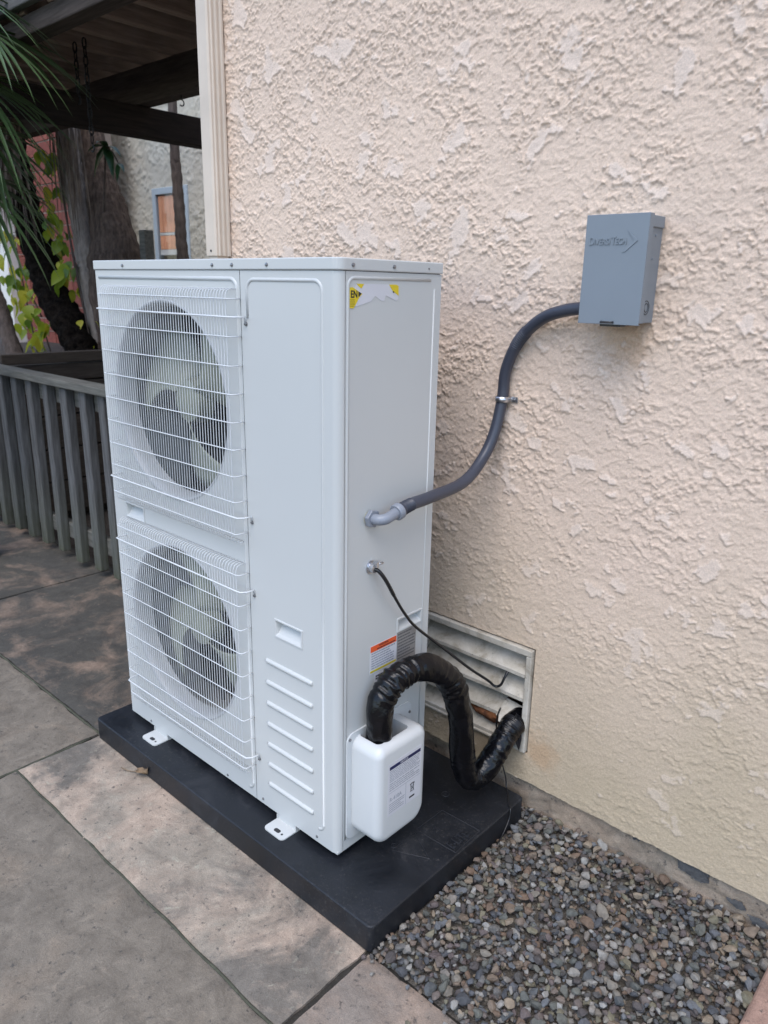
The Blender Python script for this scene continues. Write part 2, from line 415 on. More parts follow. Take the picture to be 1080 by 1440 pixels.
# ------------------------------------------------------------------ noise fields for real relief
def vnoise(x, y, seed):
    xi = np.floor(x).astype(np.int64); yi = np.floor(y).astype(np.int64)
    fx = x - xi; fy = y - yi
    u = fx * fx * fx * (fx * (fx * 6 - 15) + 10); v = fy * fy * fy * (fy * (fy * 6 - 15) + 10)
    def g(ix, iy, dx, dy):
        h = (ix * 374761393 + iy * 668265263 + seed * 974711) & 0x7fffffff
        h = ((h ^ (h >> 13)) * 1274126177) & 0x7fffffff
        a = (h ^ (h >> 16)) % 4096 * (2 * np.pi / 4096)
        return np.cos(a) * dx + np.sin(a) * dy
    n00 = g(xi, yi, fx, fy); n10 = g(xi + 1, yi, fx - 1, fy); n01 = g(xi, yi + 1, fx, fy - 1); n11 = g(xi + 1, yi + 1, fx - 1, fy - 1)
    return (n00 * (1 - u) + n10 * u) * (1 - v) + (n01 * (1 - u) + n11 * u) * v
def fbm(x, y, seed, octv=4, gain=.5):
    s = 0; a = 1.0
    for o in range(octv):
        s = s + a * vnoise(x * 2 ** o, y * 2 ** o, seed + o * 17); a *= gain
    return s
def sstep(a, b, x):
    t = np.clip((x - a) / (b - a), 0, 1); return t * t * (3 - 2 * t)
def stucco_height(x, z, k=1.0):
    wx = x + .006 * fbm(x * 40, z * 40, 91, 3); wz = z + .006 * fbm(x * 40 + 9, z * 40 + 4, 57, 3)
    big = fbm(x * 2.3, z * 2.3, 5, 3)
    dz = abs(float(z[1, 0] - z[0, 0])); q = max(1, int(round(.0030 * (1 if k == 1.0 else 2) / dz)))
    def lip(m):          # trowelled flakes: thick at the lower edge, feathered upwards
        dn = (np.roll(m, q, 0) + np.roll(m, 3 * q, 0) + np.roll(m, 5 * q, 0)) / 3
        return m * (1 - .72 * dn)
    clus = sstep(-.22, .30, fbm(x * 5.5 + 2, z * 6.5, 15, 3) + .30 * big + .16 * (z - 1.0))
    low = .45 + .55 * sstep(.25, 1.15, z + .35 * big)
    n1 = fbm(wx * 34, wz * 38, 21, 5, .66)
    m1 = sstep(.02, .050, n1 + .10 * big)
    n2 = fbm(wx * 10 + 7, wz * 11, 33, 6, .62)
    m2 = sstep(.40, .425, n2 + .22 * big + .10 * np.clip(z - .9, -1, .6))
    n3 = fbm(wx * 74, wz * 82, 44, 4, .6)
    m3 = sstep(.10, .16, n3)
    grit = nrs.rand(*x.shape) - .5
    sand = fbm(x * 175, z * 175, 71, 2, .6)
    a = (.44 + .56 * clus) * low * (1 - .75 * m2)
    h = a * (.0030 * lip(m1) + .0004 * m1) + (.35 + .65 * clus) * low * (1 - .85 * m2) * .0022 * lip(m3) + low * (.0034 * lip(m2) + .0007 * m2) + (1 - .65 * m2) * (.00055 * sand + .00050 * grit) + .0009 * big
    return h * k, m2 * (.12 + .30 * low)
def relief_sheet(name, xs, zs, y, hf, matl, parent, hole=None, edge=None):
    X, Z = np.meshgrid(xs, zs)
    h, fl = hf(X, Z)
    Y = y - h
    if edge is not None: Z = edge(X, Z)
    nx, nz = len(xs), len(zs)
    co = np.stack([X, Y, Z], -1).reshape(-1, 3).astype(np.float32)
    i = np.arange(nx - 1)[None, :] + np.arange(nz - 1)[:, None] * nx
    q = np.stack([i, i + 1, i + 1 + nx, i + nx], -1).reshape(-1, 4)
    if hole is not None:
        cx = ((X[:-1, :-1] + X[1:, 1:]) / 2).ravel(); cz = ((Z[:-1, :-1] + Z[1:, 1:]) / 2).ravel()
        q = q[~((cx > hole[0]) & (cx < hole[1]) & (cz > hole[2]) & (cz < hole[3]))]
    me = bpy.data.meshes.new(name)
    me.vertices.add(len(co)); me.vertices.foreach_set('co', co.ravel())
    me.loops.add(len(q) * 4); me.loops.foreach_set('vertex_index', q.ravel().astype(np.int32))
    me.polygons.add(len(q)); me.polygons.foreach_set('loop_start', (np.arange(len(q)) * 4).astype(np.int32))
    me.polygons.foreach_set('loop_total', np.full(len(q), 4, np.int32))
    me.polygons.foreach_set('use_smooth', np.ones(len(q), bool))
    me.update(calc_edges=True); me.validate()
    at = me.attributes.new('flat', 'FLOAT', 'POINT'); at.data.foreach_set('value', fl.ravel().astype(np.float32))
    me.materials.append(matl)
    return put(name, me, parent)

# ================================================================== SETTING
def sheet(name, x0, x1, y0, y1, z, m, parent=None, kind='structure'):
    b = MB(); b.add([(x0, y0, z), (x1, y0, z), (x1, y1, z), (x0, y1, z)], [(0, 1, 2, 3)])
    o = b.build(name, m, parent)
    if parent is None: o['kind'] = kind
    return o
sheet('ground', -400, 400, -400, 400, -.06, M['soil'])

# ---- patio of separate slabs
patio = thing('patio', None, None, (-1, -.5, 0)); patio['kind'] = 'structure'
sheet('joint_bed', -6.2, 2.6, -4.2, .70, -.010, M['grout'], patio)
def slab(x0, x1, y0, y1, m, seed, z=0.0):
    # subdivided top with softly worn, uneven edges
    r = random.Random(seed)
    nx = max(4, int((x1 - x0) / .022)); ny = max(4, int((y1 - y0) / .022))
    nx = min(nx, 90); ny = min(ny, 90)
    xs = np.linspace(x0, x1, nx + 1); ys = np.linspace(y0, y1, ny + 1)
    X, Y = np.meshgrid(xs, ys)
    d = np.minimum(np.minimum(X - x0, x1 - X), np.minimum(Y - y0, y1 - Y))
    Zt = z + .0030 * fbm(X * 5, Y * 5, seed, 3) + .0010 * fbm(X * 19, Y * 19, seed + 9, 3) - .004 * np.exp(-d / .006)
    jx = .006 * fbm(Y * 14 + seed, X * 0 + seed * 1.3, seed + 3, 4, .6); jy = .006 * fbm(X * 14 + seed, Y * 0, seed + 5, 4, .6)
    X = X + np.where((X <= x0 + 1e-6) | (X >= x1 - 1e-6), jx, 0); Y = Y + np.where((Y <= y0 + 1e-6) | (Y >= y1 - 1e-6), jy, 0)
    b = MB(); n = nx + 1
    vs_ = [tuple(p) for p in np.stack([X, Y, Zt], -1).reshape(-1, 3)]
    fs = [(j * n + i, j * n + i + 1, (j + 1) * n + i + 1, (j + 1) * n + i) for j in range(ny) for i in range(nx)]
    ring = [i for i in range(n)] + [j * n + nx for j in range(1, ny + 1)] + [ny * n + i for i in range(nx - 1, -1, -1)] + [j * n for j in range(ny - 1, 0, -1)]
    base = len(vs_); vs_ += [(vs_[i][0], vs_[i][1], z - .05) for i in ring]
    k = len(ring); fs += [(ring[i], base + i, base + (i + 1) % k, ring[(i + 1) % k]) for i in range(k)]
    b.add(vs_, fs)
    return b.build('paving_slab', m, patio, auto=50)
slab(-2.30, -1.006, -.062, .66, M['slabdark'], 3)
slab(-4.2, -2.31, -.062, .66, M['slabdark'], 4)
slab(-1.80, -1.006, -2.0, -.074, M['slabgrey'], 5)
slab(-4.2, -1.812, -2.0, -.074, M['slabgrey'], 6)
slab(-.994, .170, -.3285, .56, M['slabtan'], 7)
slab(-.994, .170, -1.9, -.3315, M['slabgrey'], 8)
slab(.184, 1.6, -1.9, -.082, M['slabpink'], 9)
# mossy seam between the tan strip and the grey slab, and dirt in the long joint
def seam(name, pts, w, m, z0=-.006):
    b = MB(); b.tube(pts, w, 6, sq=.5); return b.build(name, m, patio, smooth=True)
seam('joint_moss', [(-.994 + i * .0388, -.330 + .0015 * math.sin(i * 1.3), -.0035) for i in range(31)], .0036, M['moss'])
seam('joint_moss', [(-1.0 + .001 * math.sin(i), -1.6 + i * .05, -.005) for i in range(31)], .0052, M['moss'])
seam('joint_moss', [(-1.8 + i * .05, -.068 + .001 * math.sin(i * 1.7), -.0055) for i in range(17)], .0050, M['moss'])

# ---- gravel bed
bed = thing('gravel_bed', None, None, (.5, .2, 0)); bed['kind'] = 'structure'
sheet('bed_floor', -1.05, .84, -.075, .58, -.0055, M['grit'], bed)
def stone_mesh(seed, sub):
    r = random.Random(seed)
    bm = bmesh.new(); bmesh.ops.create_icosphere(bm, subdivisions=sub, radius=1)
    planes = []
    for _ in range(r.randint(9, 14)):
        d = Vector((r.gauss(0, 1), r.gauss(0, 1), r.gauss(0, 1))).normalized(); planes.append((d, r.uniform(.50, .86)))
    for v in bm.verts:
        c = v.co.copy()
        for d, k in planes:
            e = c.dot(d) - k
            if e > 0: c -= d * e
        v.co = c
    sx, sy, sz = r.uniform(1.0, 1.65), r.uniform(.85, 1.2), r.uniform(.55, .95)
    for v in bm.verts: v.co = Vector((v.co.x * sx, v.co.y * sy, v.co.z * sz))
    me = bpy.data.meshes.new('pebble'); bm.to_mesh(me); bm.free()
    for p in me.polygons: p.use_smooth = sub < 2 and False
    me.materials.append(M['pebble']); return me
fine_st = [stone_mesh(100 + i, 2) for i in range(14)]
low_st = []
for i in range(14):
    me = stone_mesh(100 + i, 1)
    co = np.array([v.co[:] for v in me.vertices]); fa = np.array([p.vertices[:] for p in me.polygons]); low_st.append((co, fa)); bpy.data.meshes.remove(me)
def in_bed(x, y):
    if x > .822 or y > .553 or y < -.080 or x < -.96: return False
    if x < .192 and y < .518: return False
    return True
cell = .004; GX0, GY0 = -1.0, -.12
H = np.full((480, 190), -.004)
cand = []
def scatter(n, lo, hi, pw):
    k = 0
    while k < n:
        x = rng.uniform(-.96, .83); y = rng.uniform(-.09, .56)
        if x < .15 and rng.random() < .6: continue
        if not in_bed(x, y): continue
        s = lo + (hi - lo) * rng.random() ** pw
        cand.append((x, y, s)); k += 1
scatter(2900, .0038, .0080, 1.2)
scatter(1500, .0065, .0125, 1.4)
scatter(720, .0085, .0190, 1.7)
scatter(800, .0045, .0090, 1.3)
placed = []
for (x, y, s) in cand:
    k = rng.randrange(14)
    i0 = int((x - s - GX0) / cell); i1 = int((x + s - GX0) / cell) + 1; j0 = int((y - s - GY0) / cell); j1 = int((y + s - GY0) / cell) + 1
    sub = H[i0:i1, j0:j1]
    if sub.size == 0: continue
    h = float(sub.mean()) * .75 + float(sub.max()) * .25
    top_lim = .026 if x > .23 else .018
    z = h + s * .30
    if z + s * .5 > top_lim: continue
    H[i0:i1, j0:j1] = np.maximum(sub, z + s * .42)
    placed.append((x, y, z, s, k))
for (x, y) in ((.30, -.092), (.405, -.104), (.62, -.098), (.225, -.118), (.185, -.100), (.35, -.15), (.52, -.125), (.196, -.088), (.205, -.096)): placed.append((x, y, .0035, rng.uniform(.005, .0085), rng.randrange(14)))
camp = Vector(cam.location)
order = sorted(range(len(placed)), key=lambda i: -(placed[i][3] / (Vector(placed[i][:3]) - camp).length) - (.004 if i > len(placed) - 1400 else 0) * 1.0)
big = [i for i in order if placed[i][0] > .18][:300]; bigset = set(big)
def rot_m(r): return Matrix.Rotation(r.uniform(0, 6.28), 3, 'Z') @ Matrix.Rotation(r.uniform(-.5, .5), 3, 'X') @ Matrix.Rotation(r.uniform(-.5, .5), 3, 'Y')
bl = wloc(bed)
for i in big:
    x, y, z, s, k = placed[i]
    o = link_mesh('pebble', fine_st[k], bed, Vector((x, y, z)) - bl)
    o.rotation_euler = rot_m(rng).to_euler(); o.scale = (s, s, s)
VV, FF, AA = [], [], []; off = 0
for i, (x, y, z, s, k) in enumerate(placed):
    if i in bigset: continue
    co, fa = low_st[k]; rm = np.array(rot_m(rng))
    VV.append(co @ rm.T * s + np.array([x, y, z])); FF.append(fa + off); off += len(co)
    AA.append(np.full(len(co), rng.random()))
me = bpy.data.meshes.new('gravel'); V_ = np.concatenate(VV); F_ = np.concatenate(FF)
me.from_pydata(V_.tolist(), [], F_.tolist())
me.polygons.foreach_set('use_smooth', np.zeros(len(F_), bool))
at = me.attributes.new('stone', 'FLOAT', 'POINT'); at.data.foreach_set('value', np.concatenate(AA).astype(np.float32))
me.materials.append(M['pebble'])
gv = put('gravel', me, bed); gv['kind'] = 'stuff'

# ---- kerb at the right end of the gravel
b = MB(); b.box(.826, .95, -.082, .552, -.05, .028)
kerb = b.build('kerb', M['kerb'], bevel=.010, seg=3); kerb['kind'] = 'structure'

# ================================================================== HOUSE WALL
wall = thing('house_wall', 'pink beige stucco house wall with rough knocked-down texture behind the white outdoor unit', 'wall', (.4, .6, 0))
VH = (-.212, .172, .180, .487)
xs = np.concatenate([np.arange(-1.075, 1.02, .0026)]); zs = np.arange(.095, 2.26, .0026)
def edge_fn(X, Z):
    Z = Z.copy(); Z[0] += .004 * fbm(X[0] * 14, X[0] * 0, 12, 4); Z[1] += .002 * fbm(X[0] * 14, X[0] * 0, 12, 4); return Z
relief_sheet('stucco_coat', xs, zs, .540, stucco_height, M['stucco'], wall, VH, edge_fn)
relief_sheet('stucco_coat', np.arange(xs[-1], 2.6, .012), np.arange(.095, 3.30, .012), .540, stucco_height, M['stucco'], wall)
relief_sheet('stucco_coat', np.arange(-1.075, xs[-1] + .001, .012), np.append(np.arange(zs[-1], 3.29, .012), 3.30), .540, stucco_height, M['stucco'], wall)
b = MB()
# solid house body behind the coat, with the vent pocket left open
b.box(-1.075, VH[0], .5405, .75, .10, .60); b.box(VH[1], 2.6, .5405, .75, .10, .60)
b.box(VH[0], VH[1], .5405, .75, VH[3], .60); b.box(VH[0], VH[1], .5405, .75, .10, VH[2])
b.box(VH[0], VH[1], .70, .75, VH[2], VH[3]); b.box(-1.075, 2.6, .5405, .75, .60, 3.30)
b.box(-1.075, 2.6, .75, 4.2, -.05, 3.30)
b.build('wall_body', M['stucco'], wall)
# footing with worn patches
xs2 = np.linspace(-1.07, 2.6, 420); zs2 = np.linspace(-.06, .115, 24)
relief_sheet('footing', xs2, zs2, .558, lambda x, z: (.006 * fbm(x * 9, z * 20, 8, 5, .6) + .003 * sstep(0, .1, fbm(x * 16, z * 30, 18, 4)), x * 0), M['footing'], wall)
def patch(poly, seed):
    b = MB(); b.prism(poly, 0, .0035, lambda a, c, d: (a, .5545 - d - .002, c)); return b.build('tar_patch', M['tar'], wall)
def jag(poly, seed):
    r = random.Random(seed); out = []
    for (a, c), (d, e) in zip(poly, poly[1:] + poly[:1]):
        for k in range(5):
            t_ = k / 5; out.append((a + (d - a) * t_ + r.uniform(-.0022, .0022), c + (e - c) * t_ + r.uniform(-.0022, .0022)))
    return out
patch(jag([(.588, .086), (.62, .090), (.660, .088), (.664, .064), (.640, .054), (.612, .060), (.592, .064)], 1), 1)
patch(jag([(.468, .092), (.496, .093), (.494, .082), (.478, .080)], 2), 2)
patch(jag([(.705, .050), (.735, .058), (.748, .044), (.728, .034)], 3), 3)
patch(jag([(.752, .036), (.79, .040), (.80, .024), (.765, .020)], 4), 4)

# ---- vent
vent = thing('foundation_vent', 'dirty white louvred vent with a torn lower slat in the wall beside the unit', 'vent', (-.02, .54, .185))
b = MB()
x0, x1, z0, z1 = VH[0] + .004, VH[1] - .004, VH[2] + .004, VH[3] - .004
b.box(x0, x1, .5285, .60, z1 - .018, z1); b.box(x0, x0 + .016, .529, .60, z0, z1 - .018); b.box(x1 - .016, x1, .529, .60, z0, z1 - .018)
b.box(x0 + .016, x1 - .016, .53, .60, z0, z0 + .008)
b.build('frame', M['louvre'], vent, bevel=.0025)
def louvre(zl, xa, xb, jag=None):
    b = MB(); n = 24
    pr = [(.533, -.007), (.533, .0025), (.5345, .0035), (.600, .068), (.603, .0665), (.5375, .0015), (.536, -.001), (.536, -.007)]
    vs_, fs = [], []
    for i in range(n + 1):
        x = xa + (xb - xa) * i / n
        w = .0004 * math.sin(x * 40 + zl * 90)
        for (y, dz) in pr: vs_.append((x, y + w, zl + dz + w * .6))
    m = len(pr)
    for i in range(n):
        for k in range(m): fs.append((i * m + k, i * m + (k + 1) % m, (i + 1) * m + (k + 1) % m, (i + 1) * m + k))
    fs += [tuple(range(m)), tuple(range(n * m, n * m + m))]
    b.add(vs_, fs); return b.build('louvre', M['louvre'], vent, auto=22)
xa, xb = x0 + .018, x1 - .018
louvre(.4075, xa, xb); louvre(.3375, xa, xb); louvre(.268, xa, .082); louvre(.200, xa, xb)
# torn flap of the third slat, bent outwards
b = MB()
fl = [(.088, .534, .287), (.135, .531, .277), (.140, .552, .318), (.095, .548, .322), (.092, .520, .273), (.128, .512, .262)]
vs_ = [Vector(p) for p in [(.086, .560, .305), (.142, .558, .300), (.086, .536, .283), (.138, .532, .276), (.094, .512, .278), (.131, .505, .270), (.100, .500, .268), (.124, .494, .262)]]
nn = [Vector((0, -.3, 1)).normalized() * .0018] * 8
b.add([v for v in vs_] + [v - n_ for v, n_ in zip(vs_, nn)], [(0, 1, 3, 2), (2, 3, 5, 4), (4, 5, 7, 6), (8, 10, 11, 9), (10, 12, 13, 11), (12, 14, 15, 13), (0, 2, 10, 8), (2, 4, 12, 10), (4, 6, 14, 12), (1, 9, 11, 3), (3, 11, 13, 5), (5, 13, 15, 7), (6, 7, 15, 14), (0, 8, 9, 1)])
b.build('torn_flap', M['louvre'], vent)
b = MB()
b.box(.074, .084, .527, .5315, .262, .302, T=lambda p: (p[0] + (p[2] - .262) * .25, p[1] + (p[2] - .262) * .6, p[2]))
b.build('bent_strip', M['louvre'], vent)
# brown insulation showing in the torn opening
bm = bmesh.new(); bmesh.ops.create_icosphere(bm, subdivisions=4, radius=1)
for v in bm.verts:
    c = v.co; k = 1 + .22 * float(vnoise(np.array([c.x * 2.1 + 5]), np.array([c.y * 2.3 + c.z * 1.7]), 4)[0]) + .10 * float(vnoise(np.array([c.x * 7 + 5]), np.array([c.z * 7 + c.y * 5]), 9)[0])
    v.co = Vector((.045 + c.x * .082 * k, .566 + c.y * .036 * k, .247 + c.z * .027 * k - c.x * .006))
me = bpy.data.meshes.new('insulation'); bm.to_mesh(me); bm.free()
for p in me.polygons: p.use_smooth = True
me.materials.append(M['insul']); put('insulation', me, vent)

# ---- downspout at the left end of the wall
dsp = thing('downspout', 'cream ribbed downspout standing at the left end of the stucco wall above the unit', 'downspout', (-1.065, .51, 0))
prof = [(-1.092, .478), (-1.046, .478), (-1.040, .482), (-1.040, .489), (-1.0365, .491), (-1.0365, .496), (-1.0405, .499), (-1.0405, .505), (-1.0365, .508), (-1.0365, .514), (-1.0405, .517), (-1.0405, .523), (-1.037, .526), (-1.037, .534), (-1.092, .534)]
b = MB(); b.prism(prof, 1.452, 3.28, lambda a, c, d: (a, c, d)); b.build('pipe', M['vinyl'], dsp, bevel=.0012)
b = MB(); b.box(-1.088, -1.044, .483, .531, .0, 1.462); b.build('lower_pipe', M['vinyl'], dsp, bevel=.004)
b = MB(); b.disc((-1.066, .478, 1.468), (0, -1, 0), .0035, .002, 10, dome=.001); b.build('screw', M['motor'], dsp)

# ================================================================== PAD
pad = thing('equipment_pad', 'thick black plastic equipment pad lying under the white outdoor unit', 'pad', (-.395, .214, 0))
PX0, PX1, PY0, PY1, PZ = -.983, .190, -.085, .513, .0692
def rrect(x0, x1, y0, y1, r, n=5):
    out = []
    for cx, cy, a0 in ((x1 - r, y0 + r, -90), (x1 - r, y1 - r, 0), (x0 + r, y1 - r, 90), (x0 + r, y0 + r, 180)):
        for k in range(n + 1):
            a = R(a0 + 90 * k / n); out.append((cx + r * math.cos(a), cy + r * math.sin(a)))
    return out
b = MB(); b.prism(rrect(PX0, PX1, PY0, PY1, .014), .0005, PZ, lambda a, c, d: (a, c, d))
b.build('slab', M['pad'], pad, bevel=.004, seg=3)
b = MB()
def rect_lines(b, c, w, z=PZ):      # raised outline of the moulded badge
    for (p, q) in zip(c, c[1:] + c[:1]): b.tube([(p[0], p[1], z), (q[0], q[1], z)], w, 6)
rect_lines(b, [(.062, .215), (.064, .318), (.180, .322), (.183, .219)], .0010)
rect_lines(b, [(.066, .120), (.066, .205), (.150, .160)], .0007)
b.build('badge_outline', M['padline'], pad)
me = text_mesh('E-LITE', .030, .0012, lambda x, y, z: (.172 - y * 1.25, .224 + x, PZ + z + .0006), M['padline'], sx=.86); put('badge_lettering', me, pad)
me = text_mesh('%', .022, .0006, lambda x, y, z: (.105 - y, .245 + x, PZ + z + .0004), M['padline']); put('badge_lettering', me, pad)
for (x, y, r_) in ((.030, .376, .010), (.060, .135, .007)):
    b = MB(); b.tube([(x + r_ * math.cos(a * .3927), y + r_ * math.sin(a * .3927), PZ) for a in range(17)], .0011, 5, caps=False)
    b.disc((x, y, PZ - .0005), (0, 0, 1), r_ * .45, .0012, 10); b.build('moulded_ring', M['padline'], pad)

# ================================================================== OUTDOOR UNIT
unit = thing('heat_pump', 'tall white two-fan outdoor heat pump unit standing on the black pad against the wall', 'heat pump', (-.46, .155, PZ))
UW, UD, ZB, ZT = .920, .309, .0895, 1.4195
FR = lambda a, z, d: (a, -d, z)            # front face: x, z, outward
SD = lambda a, z, d: (d, a, z)             # right side: y, z, outward
ZL = ZT - .024
def panel(cutx, cutz, holes, circles, T):
    b = MB(); vid = {}
    def V(a, c, d=0.0):
        k = (round(a, 5), round(c, 5), round(d, 5))
        if k not in vid: vid[k] = len(b.v); b.v.append(T(a, c, d))
        return vid[k]
    for i in range(len(cutx) - 1):
        for j in range(len(cutz) - 1):
            xa, xb, za, zb = cutx[i], cutx[i + 1], cutz[j], cutz[j + 1]; mx, mz = (xa + xb) / 2, (za + zb) / 2
            if any(h[0] < mx < h[1] and h[2] < mz < h[3] for h in holes): continue
            ci = [c for c in circles if xa < c[0] < xb and za < c[1] < zb]
            if ci:
                cx, cz, r = ci[0]; n = 64; A, B_ = [], []
                for k in range(n):
                    a = 2 * math.pi * k / n; ca, sa = math.cos(a), math.sin(a)
                    A.append(V(cx + r * ca, cz + r * sa))
                    t = min([(xb - cx) / ca if ca > 1e-9 else 9, (xa - cx) / ca if ca < -1e-9 else 9, (zb - cz) / sa if sa > 1e-9 else 9, (za - cz) / sa if sa < -1e-9 else 9])
                    B_.append(V(cx + t * ca, cz + t * sa))
                for k in range(n): b.f.append((A[k], B_[k], B_[(k + 1) % n], A[(k + 1) % n])); b.mi.append(0)
                for (px, pz) in ((xa, za), (xb, za), (xb, zb), (xa, zb)):   # corner fills
                    best = sorted(B_, key=lambda q: (Vector(b.v[q]) - Vector(T(px, pz, 0))).length)[:2]
                    cv = V(px, pz)
                    if cv not in best: b.f.append((cv, best[0], best[1])); b.mi.append(0)
            else: b.f.append((V(xa, za), V(xb, za), V(xb, zb), V(xa, zb))); b.mi.append(0)
    return b
def solid(o, th=.0012):
    s_ = o.modifiers.new('sheet', 'SOLIDIFY'); s_.thickness = th; s_.offset = -1
FC = [(-.600, 1.082, .243), (-.600, .459, .243)]
XS = -.2965
cup_f1 = (-.845, -.755, .738, .776)
bp = panel([-UW + .012, -.864, cup_f1[0], cup_f1[1], -.336, XS - .0008], [ZB, .195, .723, cup_f1[2], cup_f1[3], .818, 1.346, ZL],
           [cup_f1], [], FR)
bp = MB()
b1 = panel([-UW + .012, -.864, -.336, XS - .0008], [ZB, .195, .723, .818, 1.346, ZL], [(-.864, -.336, .723, .818)], FC, FR)
b2 = panel([-.864, cup_f1[0], cup_f1[1], -.336], [.723, cup_f1[2], cup_f1[3], .818], [cup_f1], [], FR)
b1.add(b2.v, b2.f)
n_ = 6                                     # rounded left corner wraps round to the left side
for k in range(n_):
    a0, a1 = R(90 * k / n_), R(90 * (k + 1) / n_); r = .012
    p = lambda a, z: (-UW + r - r * math.sin(a), r - r * math.cos(a), z)
    b1.add([p(a0, ZB), p(a1, ZB), p(a1, ZL), p(a0, ZL)], [(0, 1, 2, 3)])
fp = b1.build('fan_panel', M['paint'], unit, auto=35); 
# service panel with rounded right corner
cup_f2 = (-.2045, -.1145, .5855, .6245)
b = panel([XS + .0008, cup_f2[0], cup_f2[1], -.018], [ZB, cup_f2[2], cup_f2[3], ZL], [cup_f2], [], FR)
for k in range(8):
    a0, a1 = R(90 * k / 8), R(90 * (k + 1) / 8); r = .018
    p = lambda a, z: (-r + r * math.sin(a), r - r * math.cos(a), z)
    b.add([p(a0, ZB), p(a1, ZB), p(a1, ZL), p(a0, ZL)], [(0, 1, 2, 3)])
b.build('service_panel', M['paint'], unit, auto=35)
cup_s = (.196, .279, .5990, .6270)
b = panel([.0200, cup_s[0], cup_s[1], UD], [ZB, cup_s[2], cup_s[3], ZL], [cup_s], [], SD)
b.add([(0, .0200, ZB), (-.004, .0200, ZB), (-.004, .0200, ZL), (0, .0200, ZL)], [(0, 1, 2, 3)])
b.build('side_panel', M['paint'], unit)
# inner liner, back coil, left wall, base pan
b = MB(); b.box(-.306, -.034, .034, UD - .002, ZB + .004, ZL); b.build('inner_box', M['inside'], unit)
b = MB(); b.box(-UW + .0005, -UW + .0025, .012, UD, ZB, ZL); b.build('left_panel', M['paint'], unit)
b = MB(); b.box(-UW + .004, -.31, UD - .05, UD - .003, ZB + .004, ZL); b.build('coil', M['coil'], unit)
b = MB(); b.box(-UW + .002, -.002, .004, UD - .001, ZB - .003, ZB + .003); b.build('base_pan', M['paint'], unit)
b = MB(); b.box(-UW + .0035, -.31, .020, UD - .06, .762, .768); b.build('middle_shelf', M['inside'], unit)
# lid
b = MB()
lp = []
for cx, cy, r, a0 in ((.003 - .019, -.003 + .019, .019, -90), (.003 - .004, UD + .003 - .004, .004, 0), (-UW - .003 + .004, UD + .003 - .004, .004, 90), (-UW - .003 + .013, -.003 + .013, .013, 180)):
    for k in range(7):
        a = R(a0 + 15 * k); lp.append((cx + r * math.cos(a), cy + r * math.sin(a)))
b.prism(lp, ZL + .0012, ZT, lambda a, c, d: (a, c, d)); b.build('lid', M['paint'], unit, bevel=.0025, seg=3)
b = MB(); b.prism([(-.46 + (x_ + .46) * .990, .155 + (y_ - .155) * .972) for x_, y_ in lp], ZL - .006, ZL + .0011, lambda a, c, d: (a, c, d)); b.build('lid_gap', M['motor'], unit)
# screws
scr = MB(); scr.disc((0, 0, 0), (0, 0, 1), .0040, .0012, 12); scr.disc((0, 0, .0012), (0, 0, 1), .0031, .0016, 8, dome=.0008)
scr_me = scr.mesh('screw', M['screw'], auto=40)
def screw(pos, axis, par=unit, s=1.0):
    o = link_mesh('screw', scr_me, par, Vector(pos) - wloc(par)); o.rotation_euler = Vector(axis).to_track_quat('Z', 'Y').to_euler(); o.scale = (s, s, s); return o
for x in (-.765, -.388, -.318, -.203): screw((x, -.003, ZL + .011), (0, -1, 0))
for y in (.036, .152): screw((.003, y, ZL + .011), (1, 0, 0))
screw((.003, .262, ZL + .011), (1, 0, 0), s=.5)
for x, z in ((-.270, .104), (-.068, .104), (-.800, .100), (-.420, .100)): screw((x, 0, z), (0, -1, 0), s=.85)
# pressed beads round the panels
def bead(pts, name='pressed_bead', r=.0052, sq=.75, parent=unit):
    b = MB(); b.tube(pts, r, 8); return b.build(name, M['paint'], parent, smooth=True)
def corner(cx, cz, r, a0, a1, T, n=8, d=-.0018): return [T(cx + r * math.cos(R(a0 + (a1 - a0) * k / n)), cz + r * math.sin(R(a0 + (a1 - a0) * k / n)), d) for k in range(n + 1)]
d_ = -.0020
bead([FR(-.893, ZL - .017, d_)] + corner(-.312 - .018, ZL - .017 - .022, .022, 90, 0, FR) + [FR(-.308, .62, d_), FR(-.308, .135, d_)] + corner(-.308 - .022, .135, .022, 0, -70, FR))
bead([FR(-.2735, 1.30, d_)] + corner(-.2735 + .022, ZL - .018 - .022, .022, 180, 90, FR) + corner(-.044 - .022, ZL - .018 - .022, .022, 90, 0, FR) + [FR(-.044, .7, d_), FR(-.044, .150, d_)] + corner(-.044 - .02, .150, .02, 0, -80, FR), r=.0045)
bead([SD(.0262, .118, d_), SD(.0262, .7, d_)] + corner(.0262 + .016, ZL - .012 - .016, .016, 180, 90, SD) + [SD(.272, ZL - .012, d_)], r=.0042)
bead([SD(.2865, .118, d_), SD(.2865, .7, d_), SD(.2865, ZL - .03, d_)], r=.0034)
for i in range(7):
    z = .508 - .0573 * i
    bead([FR(-.2415, z, -.003), FR(-.238, z, -.0012), FR(-.16, z, -.0012), FR(-.085, z, -.0012), FR(-.0815, z, -.003)], 'pressed_rib', .0068)
